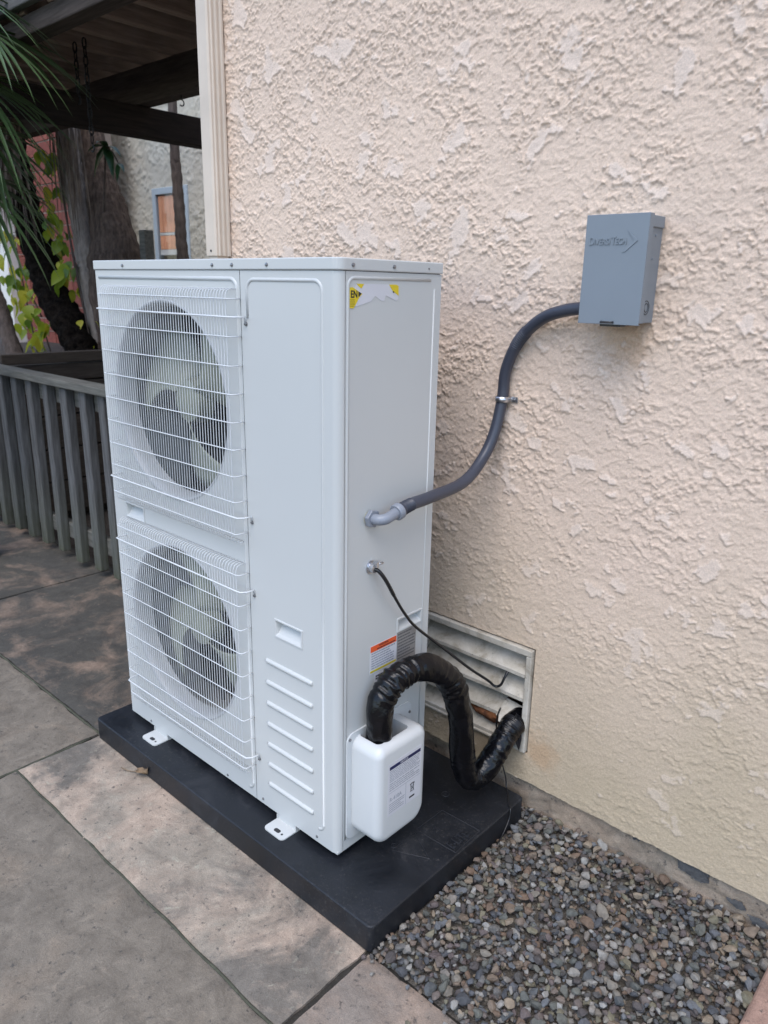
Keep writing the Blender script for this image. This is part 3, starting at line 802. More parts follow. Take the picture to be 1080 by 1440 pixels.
# recessed handle cups
def cup(h, T, name='handle_cup', lip=.0022):
    a0, a1, z0, z1 = h; b = MB(); w = .004
    O = [(a0 - w, z0 - w), (a1 + w, z0 - w), (a1 + w, z1 + w), (a0 - w, z1 + w)]; I = [(a0 + .001, z0 + .001), (a1 - .001, z0 + .001), (a1 - .001, z1 - .001), (a0 + .001, z1 - .001)]
    dp = [-.004, -.004, -.026, -.026]; z_in = [z0 + .006, z0 + .006, z1 - .002, z1 - .002]
    B = [(a0 + .006, z_in[0]), (a1 - .006, z_in[1]), (a1 - .006, z_in[2]), (a0 + .006, z_in[3])]
    vs_ = [T(a, z, 0.0) for a, z in O] + [T(a, z, lip) for a, z in O] + [T(a, z, lip) for a, z in I] + [T(a, z, d) for (a, z), d in zip(B, dp)]
    fs = []
    for s0, s1 in ((0, 4), (4, 8), (8, 12)): fs += [(s0 + k, s0 + (k + 1) % 4, s1 + (k + 1) % 4, s1 + k) for k in range(4)]
    fs.append((12, 13, 14, 15)); b.add(vs_, fs); return b.build(name, M['paint'], unit, bevel=.001, seg=1)
cup(cup_f1, FR); cup(cup_f2, FR); cup(cup_s, SD)
# fans
def fan(cx, cz, r, rot):
    b = MB(); prof = [(r + .006, .0005), (r + .002, -.003), (r - .003, .002), (r - .007, .012), (r - .009, .028), (r - .008, .050)]
    n = 64; vs_ = [(cx + q * math.cos(2 * math.pi * k / n), y, cz + q * math.sin(2 * math.pi * k / n)) for q, y in prof for k in range(n)]
    b.add(vs_, [(i * n + k, i * n + (k + 1) % n, (i + 1) * n + (k + 1) % n, (i + 1) * n + k) for i in range(len(prof) - 1) for k in range(n)])
    b.build('fan_shroud', M['shroud'], unit, smooth=True)
    b = MB(); b.box(cx - .30, cx + .285, .100, .102, cz - .01, cz + .01)
    hub = MB(); hub.disc((cx, .095, cz), (0, -1, 0), .060, .040, 28, r2=.052, dome=.010); hb = hub.build('fan_hub', M['fan'], unit, auto=45)
    for j in range(3):
        a0 = rot + j * 2.0944; vs_, fs = [], []; nr, na = 8, 12
        for i in range(nr + 1):
            q = .050 + (r - .016 - .050) * i / nr
            sweep = .55 * (i / nr) ** 1.4; half = .46 + .20 * math.sin(min(1, i / nr) * 1.9)
            for k in range(na + 1):
                u = -1 + 2 * k / na; a = a0 + sweep + u * half * (1 - .12 * (i / nr) ** 3)
                y = .080 - u * .042 * (1 - .40 * i / nr) + .010 * u * u
                vs_.append((cx + q * math.cos(a), y, cz + q * math.sin(a)))
        m = na + 1; fs = [(i * m + k, i * m + k + 1, (i + 1) * m + k + 1, (i + 1) * m + k) for i in range(nr) for k in range(na)]
        b = MB(); b.add(vs_, fs); o = b.build('fan_blade', M['fan'], unit, smooth=True); solid(o, .003)
    b = MB(); b.disc((cx, .20, cz), (0, -1, 0), .060, .10, 24); b.build('fan_motor', M['motor'], unit, auto=40)
    b = MB()
    for dx in (-.05, .05): b.box(cx + dx - .008, cx + dx + .008, .150, .158, cz - .29, cz + .29)
    b.build('motor_bracket', M['inside'], unit)
fan(*FC[0], .2); fan(*FC[1], 1.0)
# wire guards
def guard(zb, zt, hz, bold):
    xl, xr, dpt = -.838, -.309, -.030; rw = .00105
    g = thing_part('fan_guard')
    b = MB(); n = 51
    for i in range(n):
        x = xl + (xr - xl) * i / (n - 1)
        path = [(x, -.001, zt), (x, -.016, zt + .001), (x, -.026, zt - .003), (x, -.030, zt - .012), (x, -.030, (zt + zb) / 2), (x, -.030, zb + .012), (x, -.026, zb + .003), (x, -.016, zb - .001), (x, -.001, zb)]
        b.tube(path, rw, 5)
    b.build('vertical_wire', M['wire'], g, smooth=True)
    b = MB()
    for z in hz:
        b.tube([(xl - .0125, -.001, z), (xl - .0125, -.020, z), (xl - .0118, -.030, z), (xl - .006, -.0332, z), (xl, -.0332, z), (xr, -.0332, z), (xr + .006, -.0332, z), (xr + .0118, -.030, z), (xr + .0125, -.020, z), (xr + .0125, -.001, z)], .0014, 6)
    b.build('cross_wire', M['wire'], g, smooth=True)
    for z in bold:
        b = MB()
        b.tube([(xl - .019, -.001, z), (xl - .020, -.004, z), (xl - .019, -.024, z), (xl - .012, -.0355, z), (xl, -.0365, z), (xr, -.0365, z), (xr + .020, -.0355, z), (xr + .030, -.024, z), (xr + .031, -.004, z), (xr + .030, -.004, z - .012)], .0021, 7)
        b.build('support_wire', M['wire'], g, smooth=True)
        screw((xr + .031 - .001, -.0008, z - .014), (0, -1, 0), s=1.15)
def thing_part(name):
    o = bpy.data.objects.new(name, None); COL.objects.link(o); o.parent = unit; o.location = Vector((-.58, 0, .8)) - wloc(unit); o.empty_display_size = .05; return o
H1 = [1.338, 1.260, 1.198, 1.137, 1.075, 1.014, .953, .893, .817]
guard(.792, 1.358, H1, [1.301, .859])
guard(.172, .737, [z - .622 for z in H1], [.678, .232])
# mounting feet
for xf in (-.752, -.182):
    b = MB(); b.prism(rrect(xf - .036, xf + .036, -.045, .350, .012), PZ + .0005, PZ + .0035, lambda a, c, d: (a, c, d))
    b.box(xf - .036, xf - .033, -.0, .309, PZ + .0035, ZB - .003); b.box(xf + .033, xf + .036, -.0, .309, PZ + .0035, ZB - .003)
    b.box(xf - .033, xf + .033, .003, .006, PZ + .0035, ZB - .0032)
    ft = b.build('mounting_foot', M['paint'], unit, auto=30)
    b = MB(); b.prism(rrect(xf - .010, xf + .010, -.034, -.023, .0052), PZ + .0034, PZ + .0040, lambda a, c, d: (a, c, d)); b.disc((xf + .019, -.030, PZ + .0034), (0, 0, 1), .003, .0006, 10)
    b.build('bolt_slot', M['motor'], unit)
# ---- pipe cover on the side
CY0, CY1, CX, CZ0, CZ1 = .043, .2135, .0885, .128, .384
cpoly = []
for cx, cy, rr, a0 in ((CY1 - .046, CZ0 + .046, .046, -90), (CY1 - .026, CZ1 - .026, .026, 0), (CY0 + .026, CZ1 - .026, .026, 90), (CY0 + .036, CZ0 + .036, .036, 180)):
    for k in range(9): cpoly.append((cx + rr * math.cos(R(a0 + 11.25 * k)), cy + rr * math.sin(R(a0 + 11.25 * k))))
b = MB(); b.prism(cpoly, -.02, CX, SD)
cov = b.build('pipe_cover', M['coverp'], unit, bevel=.020, seg=6)
bake_mods(cov)
cut = MB(); cut.prism(rrect(.0015, .066, .0655, .172, .012), CZ1 - .16, CZ1 + .05, lambda a, c, d: (a, c, d)); cutter = cut.build('cutter', M['coverp'])
bo = cov.modifiers.new('cut', 'BOOLEAN'); bo.operation = 'DIFFERENCE'; bo.object = cutter; bo.solver = 'EXACT'
bpy.context.view_layer.update(); bake_mods(cov); bpy.data.objects.remove(cutter)
for p in cov.data.polygons: p.use_smooth = True
bm = bmesh.new(); bm.from_mesh(cov.data)
for e in bm.edges:
    if len(e.link_faces) == 2 and e.calc_face_angle(0) > R(35): e.smooth = False
bm.to_mesh(cov.data); bm.free()
b = MB(); b.prism(rrect(.026, .252, .114, .398, .022), .0, .0042, SD); b.build('cover_flange', M['coverp'], unit, bevel=.0012, seg=1)
screw((.0042, .036, .384), (1, 0, 0), s=.95); screw((.0042, .244, .3665), (1, 0, 0), s=.95)
# ---- stickers on the side
def flat(name, poly, m, d0, th=.0004, T=SD): 
    b = MB(); b.prism(poly, d0, d0 + th, T); return b.build(name, m, unit)
def quad(a0, a1, z0, z1): return [(a0, z0), (a1, z0), (a1, z1), (a0, z1)]
def print_lines(name, a0, a1, z0, z1, rows, m, d, seed, thick=.45, ragged=.5, T=SD, words=True):
    r = random.Random(seed); b = MB(); h = (z1 - z0) / rows
    for i in range(rows):
        zc = z1 - (i + .5) * h; a = a0; end = a1 - r.random() * ragged * (a1 - a0) * (1 if r.random() < .4 else .15)
        while a < end:
            w = r.uniform(.05, .16) * (a1 - a0) if words else end - a
            e = min(a + w, end); b.prism(quad(a, e, zc - h * thick / 2, zc + h * thick / 2), d, d + .0002, T); a = e + .018 * (a1 - a0)
    return b.build(name, m, unit)
paper = [(.0471, 1.3728), (.1617, 1.3730), (.1696, 1.3689), (.1695, 1.3458), (.1629, 1.3415), (.1316, 1.3518), (.1273, 1.3412), (.1179, 1.3419), (.1005, 1.3508), (.0883, 1.3404), (.0465, 1.3306), (.0356, 1.3483)]
el = flat('torn_label', paper, M['white'], .0002); el['label'] = 'torn white paper backing of the yellow label'
flat('label_scrap', [(.028, 1.3655), (.0375, 1.3664), (.057, 1.3572), (.064, 1.3546), (.0561, 1.3484), (.0465, 1.3353), (.0401, 1.3277), (.0273, 1.3281)], M['yellow'], .0007)
flat('label_scrap', [(.0471, 1.3731), (.0688, 1.3727), (.0613, 1.3645), (.0564, 1.3666)], M['yellow'], .0007)
flat('label_scrap', [(.1404, 1.3727), (.1617, 1.373), (.169, 1.3704), (.1698, 1.3512), (.1502, 1.3618)], M['yellow'], .0007)
me = text_mesh('EN', .0185, .0003, lambda x, y, z: (.0013 + z, .0315 + x, 1.3475 + y), M['ink'], sx=.80, offset=.0004); put('label_lettering', me, unit)
flat('label_print', [(.0528, 1.3590), (.0615, 1.3552), (.0545, 1.3490), (.0528, 1.3490)], M['ink'], .0011, .0003)
flat('label_print', [(.1515, 1.3600), (.1560, 1.3600), (.1560, 1.3570), (.1530, 1.3570)], M['ink'], .0011, .0003)
print_lines('label_print', .030, .0435, 1.330, 1.345, 4, M['ink'], .0011, 3, .25, .2)
flat('warning_label', quad(.102, .1925, .5195, .5910), M['white'], .0003)
flat('warning_band', quad(.1035, .191, .5752, .5898), M['orange'], .0008)
flat('warning_stripe', quad(.1035, .191, .5238, .5285), M['olive'], .0008)
me = text_mesh('WARNING', .0085, .0002, lambda x, y, z: (.0013 + z, .147 + x, .5830 + y), M['ink'], align='CENTER', sx=.8); put('label_lettering', me, unit)
print_lines('label_print', .125, .187, .5762, .5815, 1, M['ink'], .0011, 5, .5, .1)
print_lines('label_print', .107, .188, .5305, .5735, 7, M['lblgrey'], .0007, 8, .5, .5)
flat('small_label', quad(.118, .175, .495, .5165), M['white'], .0003); print_lines('label_print', .122, .170, .500, .513, 2, M['ink'], .0008, 21, .6, .3)
flat('rating_plate', quad(.1945, .2625, .470, .5950), M['foil'], .0003)
print_lines('label_print', .197, .260, .4750, .5920, 15, M['ink2'], .0007, 9, .42, .5)
LX = CX + .0003
flat('refrigerant_label', quad(.0735, .190, .2010, .3400), M['white'], LX)
flat('label_band', quad(.0785, .1865, .3230, .3315), M['navy'], LX + .0004, .0003)
me = text_mesh('NOTICE', .0075, .0001, lambda x, y, z: (LX + .0009 + z, .128 + x, .3248 + y), M['white'], align='CENTER'); put('label_lettering', me, unit)
print_lines('label_print', .079, .186, .2900, .3210, 7, M['lblgrey'], LX + .0004, 11, .38, .3)
print_lines('label_print', .079, .186, .2660, .2880, 4, M['lblgrey'], LX + .0004, 12, .38, .3)
flat('label_rule', quad(.078, .187, .2615, .2622), M['lblgrey'], LX + .0004, .0003); flat('label_rule', quad(.1365, .1372, .2030, .2615), M['lblgrey'], LX + .0004, .0003)
me = text_mesh('R-410A', .0150, .0001, lambda x, y, z: (LX + .0006 + z, .0800 + x, .2385 + y), M['lblgrey'], sx=.90); put('label_lettering', me, unit)
print_lines('label_print', .079, .133, .2070, .2340, 5, M['lblgrey'], LX + .0004, 14, .35, .4)
b = MB()
def stroke(b, p, q, w=.0007, d=LX + .0006): b.tube([SD(p[0], p[1], d), SD(q[0], q[1], d)], w, 4)
cx_, cz_ = .160, .2375      # crossed-out wheeled bin
for p, q in (((-.008, .012), (.007, -.010)), ((.008, .012), (-.007, -.010)), ((-.006, .010), (.006, .010)), ((-.0055, .009), (-.004, -.009)), ((.0055, .009), (.004, -.009)), ((-.004, -.009), (.004, -.009)), ((-.007, .010), (-.004, .0125)), ((-.004, .0125), (.004, .0125)), ((.004, .0125), (.007, .010))):
    stroke(b, (cx_ + p[0], cz_ + p[1]), (cx_ + q[0], cz_ + q[1]))
b.build('bin_symbol', M['ink'], unit)
flat('label_bar', quad(.150, .1690, .2110, .2155), M['ink'], LX + .0004, .0003)

# ================================================================== DISCONNECT BOX
dbox = thing('disconnect_box', 'grey metal electrical disconnect box with a raised arrow mark hung on the stucco wall', 'electrical box', (.32, .5, 1.41))
BX0, BX1, BZ0, BZ1, BY = .257, .389, 1.3040, 1.5140, .447
b = MB(); b.box(.262, .3785, BY + .012, .536, 1.3075, 1.5055); b.build('body', M['boxgrey'], dbox, bevel=.002)
b = MB(); b.box(BX0, BX1, BY, BY + .0016, BZ0, BZ1); b.box(BX0, BX0 + .0016, BY + .0016, BY + .022, BZ0, BZ1); b.box(BX1 - .0016, BX1, BY + .0016, BY + .020, BZ0 + .004, BZ1); b.box(BX0 + .0016, BX1 - .0016, BY + .0016, BY + .0215, BZ1 - .0016, BZ1)
b.box(BX0 + .0016, BX1 - .0016, BY + .0016, BY + .012, BZ0, BZ0 + .0016)
b.build('cover', M['boxgrey'], dbox, bevel=.0010, seg=2)
b = MB(); b.box(.258, .3825, BY + .0222, .533, 1.4905, 1.5125); b.build('top_cap', M['boxgrey'], dbox, bevel=.0015)
b = MB(); b.tube([(.310, BY - .001, 1.309), (.311, BY - .007, 1.3085), (.334, BY - .007, 1.3085), (.335, BY - .001, 1.309)], .0022, 8); b.build('hasp', M['motor'], dbox, smooth=True)
b = MB(); b.box(.300, .345, BY + .0130, BY + .040, 1.2995, 1.3070); b.build('hasp_plate', M['boxin'], dbox, bevel=.001)
# raised writing and arrow
F3 = lambda x, y, z: (x, BY - z, y)
me = text_mesh('D', .0215, .0016, lambda x, y, z: (.2665 + x, BY - z, 1.4575 + y), M['boxgrey'], sx=.74, offset=.0003); put('raised_lettering', me, dbox)
me = text_mesh('IVERSI', .0165, .0016, lambda x, y, z: (.2775 + x, BY - z, 1.4575 + y), M['boxgrey'], sx=.80, offset=.0003); put('raised_lettering', me, dbox)
me = text_mesh('T', .0215, .0016, lambda x, y, z: (.3145 + x, BY - z, 1.4575 + y), M['boxgrey'], sx=.74, offset=.0003); put('raised_lettering', me, dbox)
me = text_mesh('ECH', .0165, .0016, lambda x, y, z: (.3235 + x, BY - z, 1.4575 + y), M['boxgrey'], sx=.74, offset=.0003); put('raised_lettering', me, dbox)
b = MB(); b.prism([(.347, 1.4830), (.352, 1.4830), (.3695, 1.4640), (.345, 1.4430), (.339, 1.4430), (.362, 1.4640)], 0, .0014, F3); b.build('raised_arrow', M['boxgrey'], dbox)
# knockout and rivets on the right side
BXS = .3786
for r_ in (.0135, .0085):
    b = MB(); b.tube([(BXS, .497 + r_ * math.cos(R(a)), 1.338 + r_ * math.sin(R(a))) for a in range(0, 361, 15)], .0010, 5, caps=False); b.build('knockout_ring', M['boxin'], dbox)
for (y, z) in ((.505, 1.476), (.500, 1.432)):
    b = MB(); b.disc((BXS, y, z), (1, 0, 0), .0026, .0008, 10, dome=.0008); b.build('rivet', M['boxgrey'], dbox)
b = MB(); b.box(BXS - .0005, BXS + .0004, .470, .4725, 1.445, 1.490); b.build('fold_gap', M['boxin'], dbox)
b = MB(); b.box(BXS - .0005, BXS + .0004, .470, .4725, 1.345, 1.385); b.build('fold_gap', M['boxin'], dbox)

# ================================================================== CONDUIT
con = thing('electrical_conduit', 'dark grey flexible conduit curving from the unit side up to the grey box', 'conduit', (.02, .3, 1.0))
UA = (0, .094, .897)
b = MB(); b.disc((0, UA[1], UA[2]), (1, 0, 0), .0165, .0030, 24); b.build('washer', M['brassy'], con)
b = MB(); b.disc((.003, UA[1], UA[2]), (1, 0, 0), .0205, .011, 6); b.build('lock_nut', M['fitting'], con, bevel=.0015)
el_path = spline([(.012, .094, .897), (.026, .096, .8975), (.035, .106, .899), (.037, .120, .9025), (.037, .140, .9075)], 6)
b = MB(); b.tube(el_path, .0118, 18); b.build('elbow', M['fitting'], con, smooth=True)
b = MB(); b.tube([(.037, .136, .9065), (.037, .139, .9072), (.037, .149, .9095), (.037, .151, .910)], lambda u: .0185 if .1 < u < .9 else .0165, 24); b.build('compression_nut', M['fitting'], con, auto=35)
cpath = spline([(.037, .150, .910), (.037, .19, .9165), (.039, .25, .9205), (.032, .38, .930), (.027, .46, .972), (.031, .500, 1.032), (.034, .5215, 1.114), (.039, .522, 1.184), (.071, .519, 1.253), (.130, .510, 1.304), (.195, .500, 1.3265), (.262, .496, 1.3345)], 60)
def ribbed(u):
    k = .0138
    for c, w in ((.055, .030), (.735, .030)):
        if abs(u - c) < w: k += .0014 * math.sin(u * 1047)
    return k
b = MB(); b.tube(cpath, ribbed, 18); b.build('flexible_tube', M['conduit'], con, smooth=True)
b = MB(); b.tube([(.249, .496, 1.334), (.258, .496, 1.3345), (.2625, .496, 1.3345)], .019, 20); b.build('box_connector', M['fitting'], con, auto=40)
# strap
st = thing('conduit_strap', 'zinc one-hole strap holding the dark conduit on the stucco wall', 'pipe strap', (.05, .53, 1.114))
b = MB(); c0 = Vector((.0340, .5215, 1.1140)); tdir = Vector((.03, .02, 1)).normalized()
arc = []
for k in range(15):
    a = R(-20 + 220 * k / 14); arc.append((c0.x - .0155 * math.cos(a), c0.y - .0155 * math.sin(a)))
path2 = [(.068, .5365)] + [(.052, .5362)] + arc[::-1]
out = []
for i, (x, y) in enumerate(path2):
    out.append((x, y))
vs_, fs = [], []
for (x, y) in out:
    for dz in (-.0065, .0065): vs_.append((x, y, c0.z + dz))
fs = [(2 * i, 2 * i + 2, 2 * i + 3, 2 * i + 1) for i in range(len(out) - 1)]
b.add(vs_, fs); so = b.build('strap_band', M['zinc'], st, smooth=True); solid(so, .0022)
screw((.0600, .5340, 1.114), (0, -1, 0), par=st, s=1.3)
b = MB(); b.box(.044, .070, .5335, .5352, 1.1125 - .0065 + .0015, 1.114 + .0065, T=None); b.build('strap_tab', M['zinc'], st, bevel=.0008)

# ================================================================== CABLES AND SLEEVE
cc = thing('control_cable', 'thin black cable drooping from the unit side to the louvred vent', 'cable', (0, .3, .6))
b = MB(); b.disc((0, .100, .784), (1, 0, 0), .0155, .0025, 20); b.disc((.0025, .100, .784), (1, 0, 0), .0115, .012, 16, r2=.0105); b.box(.010, .022, .096, .104, .788, .800); b.build('cable_gland', M['zinc'], cc, auto=35)
b = MB(); b.tube([(.016, .106, .792), (.016, .122, .7925)], .0028, 8); b.build('gland_screw', M['zinc'], cc, smooth=True)
kp = spline([(.010, .100, .783), (.022, .106, .776), (.030, .120, .752), (.030, .150, .705), (.026, .190, .652), (.020, .240, .600), (.030, .330, .520), (.045, .430, .430), (.062, .495, .375), (.075, .512, .356), (.088, .519, .362), (.095, .525, .384), (.097, .540, .400), (.097, .575, .409)], 10)
b = MB(); b.tube(kp, lambda u: .0046 if u < .22 else .0036, 10); b.build('cable_sheath', M['cable'], cc, smooth=True)

ho = thing('pipe_sleeve', 'thick wrinkled black pipe sleeve looping from the white cover to the vent', 'hose', (.08, .3, .3))
hp = spline([(.038, .098, .300), (.038, .098, .400), (.037, .102, .462), (.044, .132, .507), (.058, .185, .5255), (.074, .240, .513), (.086, .290, .468), (.090, .326, .395), (.091, .345, .310), (.092, .356, .225), (.097, .374, .163), (.108, .408, .147), (.119, .440, .176), (.127, .470, .215), (.132, .500, .246), (.133, .530, .262), (.131, .575, .268)], 26)
nh = len(hp)
def sleeve_r(u):
    i = u * nh
    ph = i * .62 + 3.0 * math.sin(i * .083) + 1.9 * math.sin(i * .041 + 1) + .9 * math.sin(i * .19)
    amp = .0019 if u < .48 else .0009
    amp *= .55 + .45 * math.sin(i * .071 + 2)
    def f(a):
        w = math.sin(ph + 1.9 * math.sin(a + u * 22) + 1.1 * math.sin(2 * a + u * 55))
        w2 = math.sin(ph * 1.7 + 2.4 * math.sin(a * 2 - u * 31) + 2)
        return .0315 * (1 + .018 * math.sin(i * .17)) + amp * w + amp * .6 * w2 + .0011 * math.sin(2 * a + i * .10) + .0006 * math.sin(5 * a - i * .21)
    return f
b = MB(); b.tube(hp, sleeve_r, 48); b.build('sleeve', M['sleeve'], ho, smooth=True)
# tape wraps near the wall
def wrap(u0, u1, k):
    i0, i1 = int(u0 * nh), int(u1 * nh); b = MB(); b.tube(hp[i0:i1], lambda u: .0318 * k + .0010 * math.sin(u * 28), 32); return b.build('tape_wrap', M['cable'], ho, smooth=True)
wrap(.90, .935, 1.0); wrap(.845, .86, 1.005)
b = MB(); b.add([(.142, .520, .300), (.150, .520, .296), (.163, .520, .235), (.160, .516, .195), (.135, .500, .262), (.145, .516, .302), (.153, .516, .298), (.166, .516, .237), (.163, .512, .197), (.138, .496, .264)], [(0, 1, 2, 3, 4), (9, 8, 7, 6, 5), (0, 5, 6, 1), (1, 6, 7, 2), (2, 7, 8, 3), (3, 8, 9, 4), (4, 9, 5, 0)]); b.build('tape_tail', M['cable'], ho)

tw = thing('drain_wire', 'hair thin black wire hanging from the vent over the black pad edge into the gravel', 'wire', (.15, .45, .1))
b = MB(); b.tube(spline([(.083, .535, .285), (.082, .523, .262), (.086, .518, .225), (.110, .512, .150), (.128, .511, .105), (.136, .507, .078), (.150, .492, .0725), (.178, .455, .0725), (.192, .443, .069), (.1955, .432, .045), (.200, .400, .022), (.204, .365, .012)], 8), .0019, 8); b.build('wire', M['cable'], tw, smooth=True)

# ---- dry leaf by the pad
dl = thing('dry_leaf', 'curled dry brown leaf lying on the slab against the pad front', 'leaf', (-.70, -.10, 0))
vs_, fs = [], []
for i in range(7):
    u = i / 6; w = .016 * math.sin(math.pi * min(1, u * .92 + .06))
    for s_, dz in ((-1, .010), (0, .002), (1, .012)): vs_.append((-.73 + u * .05, -.098 + s_ * w + .006 * u, .005 + dz * (1 + u) + .010 * u * u))
fs = [(i * 3 + k, i * 3 + k + 1, i * 3 + k + 4, i * 3 + k + 3) for i in range(6) for k in range(2)]
b = MB(); b.add(vs_, fs); o = b.build('blade', M['dry'], dl, smooth=True); solid(o, .0008)
b = MB(); b.tube(spline([(-.73, -.098, .006), (-.755, -.112, .005), (-.785, -.117, .004)], 4), .0012, 5); b.build('stalk', M['dry'], dl)

# ================================================================== BACKGROUND
# ---- picket fence
fen = thing('picket_fence', 'weathered grey wooden picket fence left of the white unit', 'fence', (-2.3, .6, 0))
b = MB(); b.box(-3.9, -1.12, .555, .645, .895, .930); b.build('cap_rail', M['rail'], fen, bevel=.004)
b = MB(); b.box(-3.9, -1.12, .622, .655, .800, .880); b.build('rail', M['rail'], fen, bevel=.003)
b = MB(); b.box(-3.9, -1.12, .622, .655, .11, .19); b.build('rail', M['rail'], fen, bevel=.003)
pm = MB(); pm.box(-.027, .027, -.022, .022, 0, .86); pk_me = pm.mesh('picket', M['picket'])
pkx = [-3.84, -3.66, -3.485, -3.31, -3.135, -2.965, -2.80, -2.615, -2.425, -2.235, -2.06, -1.88, -1.70, -1.52, -1.34]
fl_ = wloc(fen)
for i, x in enumerate(pkx):
    o = link_mesh('picket', pk_me, fen, Vector((x, .600, .033 + rng.uniform(-.008, .008))) - fl_)
    o.rotation_euler = (R(rng.uniform(-.4, .4)), R(rng.uniform(-.8, .8)), R(rng.uniform(-3, 3))); o.scale = (rng.uniform(.9, 1.12), 1, 1)
    bv = o.modifiers.new('bevel', 'BEVEL'); bv.width = .004; bv.segments = 1
for x in (-3.75, -1.17):
    b = MB(); b.box(x - .04, x + .04, .657, .735, -.05, .893); b.build('post', M['rail'], fen, bevel=.004)

# ---- planter of dark timbers behind the fence
pl = thing('timber_planter', 'dark brown timber planter edge standing behind the picket fence', 'planter', (-3.9, 1.6, 0))
for k, (za, zb_) in enumerate(((.905, .965), (.800, .896), (.60, .79), (.40, .59), (.2, .39), (0, .19))):
    b = MB(); b.box(-3.46 - (.0 if k else -.01), -3.40 + (.012 if k == 0 else 0), .70, 2.5, za, zb_); b.build('plank', M['planter'], pl, bevel=.004)
b = MB(); b.box(-6.4, -3.462, .70, 2.5, -.05, .80); b.build('soil_fill', M['soil'], pl)

# ---- pergola
per = thing('pergola', 'dark timber pergola with a boarded roof behind the fence at top left', 'pergola', (-2.9, 1.4, 0))
def beam(name, x0, x1, y0, y1, z0, z1, m): b = MB(); b.box(x0, x1, y0, y1, z0, z1); return b.build(name, m, per, bevel=.006)
beam('beam', -2.945, -2.855, .40, 2.52, 2.105, 2.252, M['beamy'])
beam('cross_beam', -4.5, -1.10, 1.335, 1.425, 2.256, 2.428, M['beamx'])
beam('cross_beam', -4.5, -1.10, .620, .705, 2.352, 2.428, M['beamx'])
beam('fascia_board', -4.5, -1.10, .575, .612, 2.440, 2.545, M['fascia'])
for x in np.arange(-4.35, -1.2, .26): beam('rafter', x - .024, x + .024, .616, 1.50, 2.430, 2.520, M['rafter'])
xk = .56
while xk < 1.45:
    beam('roof_board', -4.55, -1.08, xk, xk + .138, 2.523, 2.545, M['board']); xk += .143
for y in (.27, 2.47):
    beam('post', -2.945, -2.855, y, y + .09, -.05, 2.103, M['beamy'])
beam('beam_tail', -2.945, -2.855, .24, .40, 2.105, 2.252, M['beamy'])
b = MB(); b.tube([(-2.50, 1.36, 2.256), (-2.50, 1.36, 2.235)] + [(-2.50, 1.36 + .014 * math.sin(R(a)), 2.221 + .014 * math.cos(R(a))) for a in range(0, 250, 25)], .003, 6); b.build('hook', M['chain'], per)

# ---- hanging chains
def link_mesh_chain():
    b = MB(); pts = []
    for a in range(0, 361, 30):
        s_, c_ = math.sin(R(a)), math.cos(R(a)); pts.append((.009 * c_, 0, .014 * s_ + (.008 if s_ > .1 else -.008 if s_ < -.1 else 0)))
    b.tube(pts, .0034, 6, caps=False, up=(0, 1, 0)); return b.mesh('chain_link', M['chain'], smooth=True)
lk = link_mesh_chain()
def chain(x, y, z0, z1, label):
    c = thing('hanging_chain', label, 'chain', (x, y, z1), 'chains hanging from the pergola')
    z = z0; i = 0
    while z > z1:
        o = link_mesh('chain_link', lk, c, Vector((x, y, z)) - wloc(c)); o.rotation_euler = (0, 0, R(90 * (i % 2) + 30)); z -= .036; i += 1
    b = MB(); b.tube([(x, y, z + .02)] + [(x + .013 * math.sin(R(a)), y, z - .004 + .016 * math.cos(R(a))) for a in range(0, 260, 26)], .0040, 6); b.build('hook', M['chain'], c)
chain(-2.60, .925, 2.405, 2.000, 'longer black chain with a hook hanging below the dark pergola beam')
chain(-2.70, .930, 2.405, 2.210, 'shorter black chain ending above the dark pergola beam')

# ---- far stucco wall with window
bw = thing('back_wall', 'cream stucco house wall with a small window beyond the pergola', 'wall', (-4, 2.7, 0))
relief_sheet('stucco_coat', np.arange(-5.9, -3.3, .010), np.arange(1.1, 2.9, .010), 2.60, lambda x, z: stucco_height(x * .55, z * .55, 2.0), M['stucco2'], bw, (-4.80, -4.325, .8, 2.075))
b = MB()
b.box(-5.9, -4.80, 2.605, 2.8, 0, 3.6); b.box(-4.325, -1.08, 2.605, 2.8, 0, 3.6); b.box(-4.80, -4.325, 2.605, 2.8, 2.075, 3.6); b.box(-4.80, -4.325, 2.605, 2.8, 0, 1.1)
b.box(-4.80, -4.325, 2.75, 2.8, 1.1, 2.075); b.box(-3.32, -1.08, 2.590, 2.605, 0, 3.6); b.box(-5.9, -3.32, 2.590, 2.605, 0, 1.1); b.box(-5.9, -3.32, 2.590, 2.605, 2.88, 3.6)
b.build('wall_body', M['stucco2'], bw)
wi = bpy.data.objects.new('window', None); COL.objects.link(wi); wi.parent = bw; wi.location = Vector((-4.56, 2.6, 1.1)) - wloc(bw); wi.empty_display_size = .05
b = MB(); b.box(-4.815, -4.765, 2.585, 2.64, 1.1, 2.095); b.box(-4.365, -4.315, 2.585, 2.64, 1.1, 2.095); b.box(-4.765, -4.365, 2.585, 2.64, 2.045, 2.095); b.box(-4.765, -4.365, 2.585, 2.64, 1.1, 1.15); b.build('frame', M['frameblue'], wi, bevel=.004)
b = MB(); b.box(-4.764, -4.366, 2.5915, 2.5965, 1.151, 2.044); b.build('pane', M['glass'], wi)
b = MB()
for k in range(7): b.box(-4.745 + k * .055, -4.695 + k * .055, 2.600, 2.6055, 1.76, 2.035)
for k in range(7): b.box(-4.745 + k * .055, -4.695 + k * .055, 2.600, 2.6055, 1.63, 1.735)
b.build('orange_reflection', M['terra'], wi)  # slats behind the pane stand in for an orange reflection in the glass
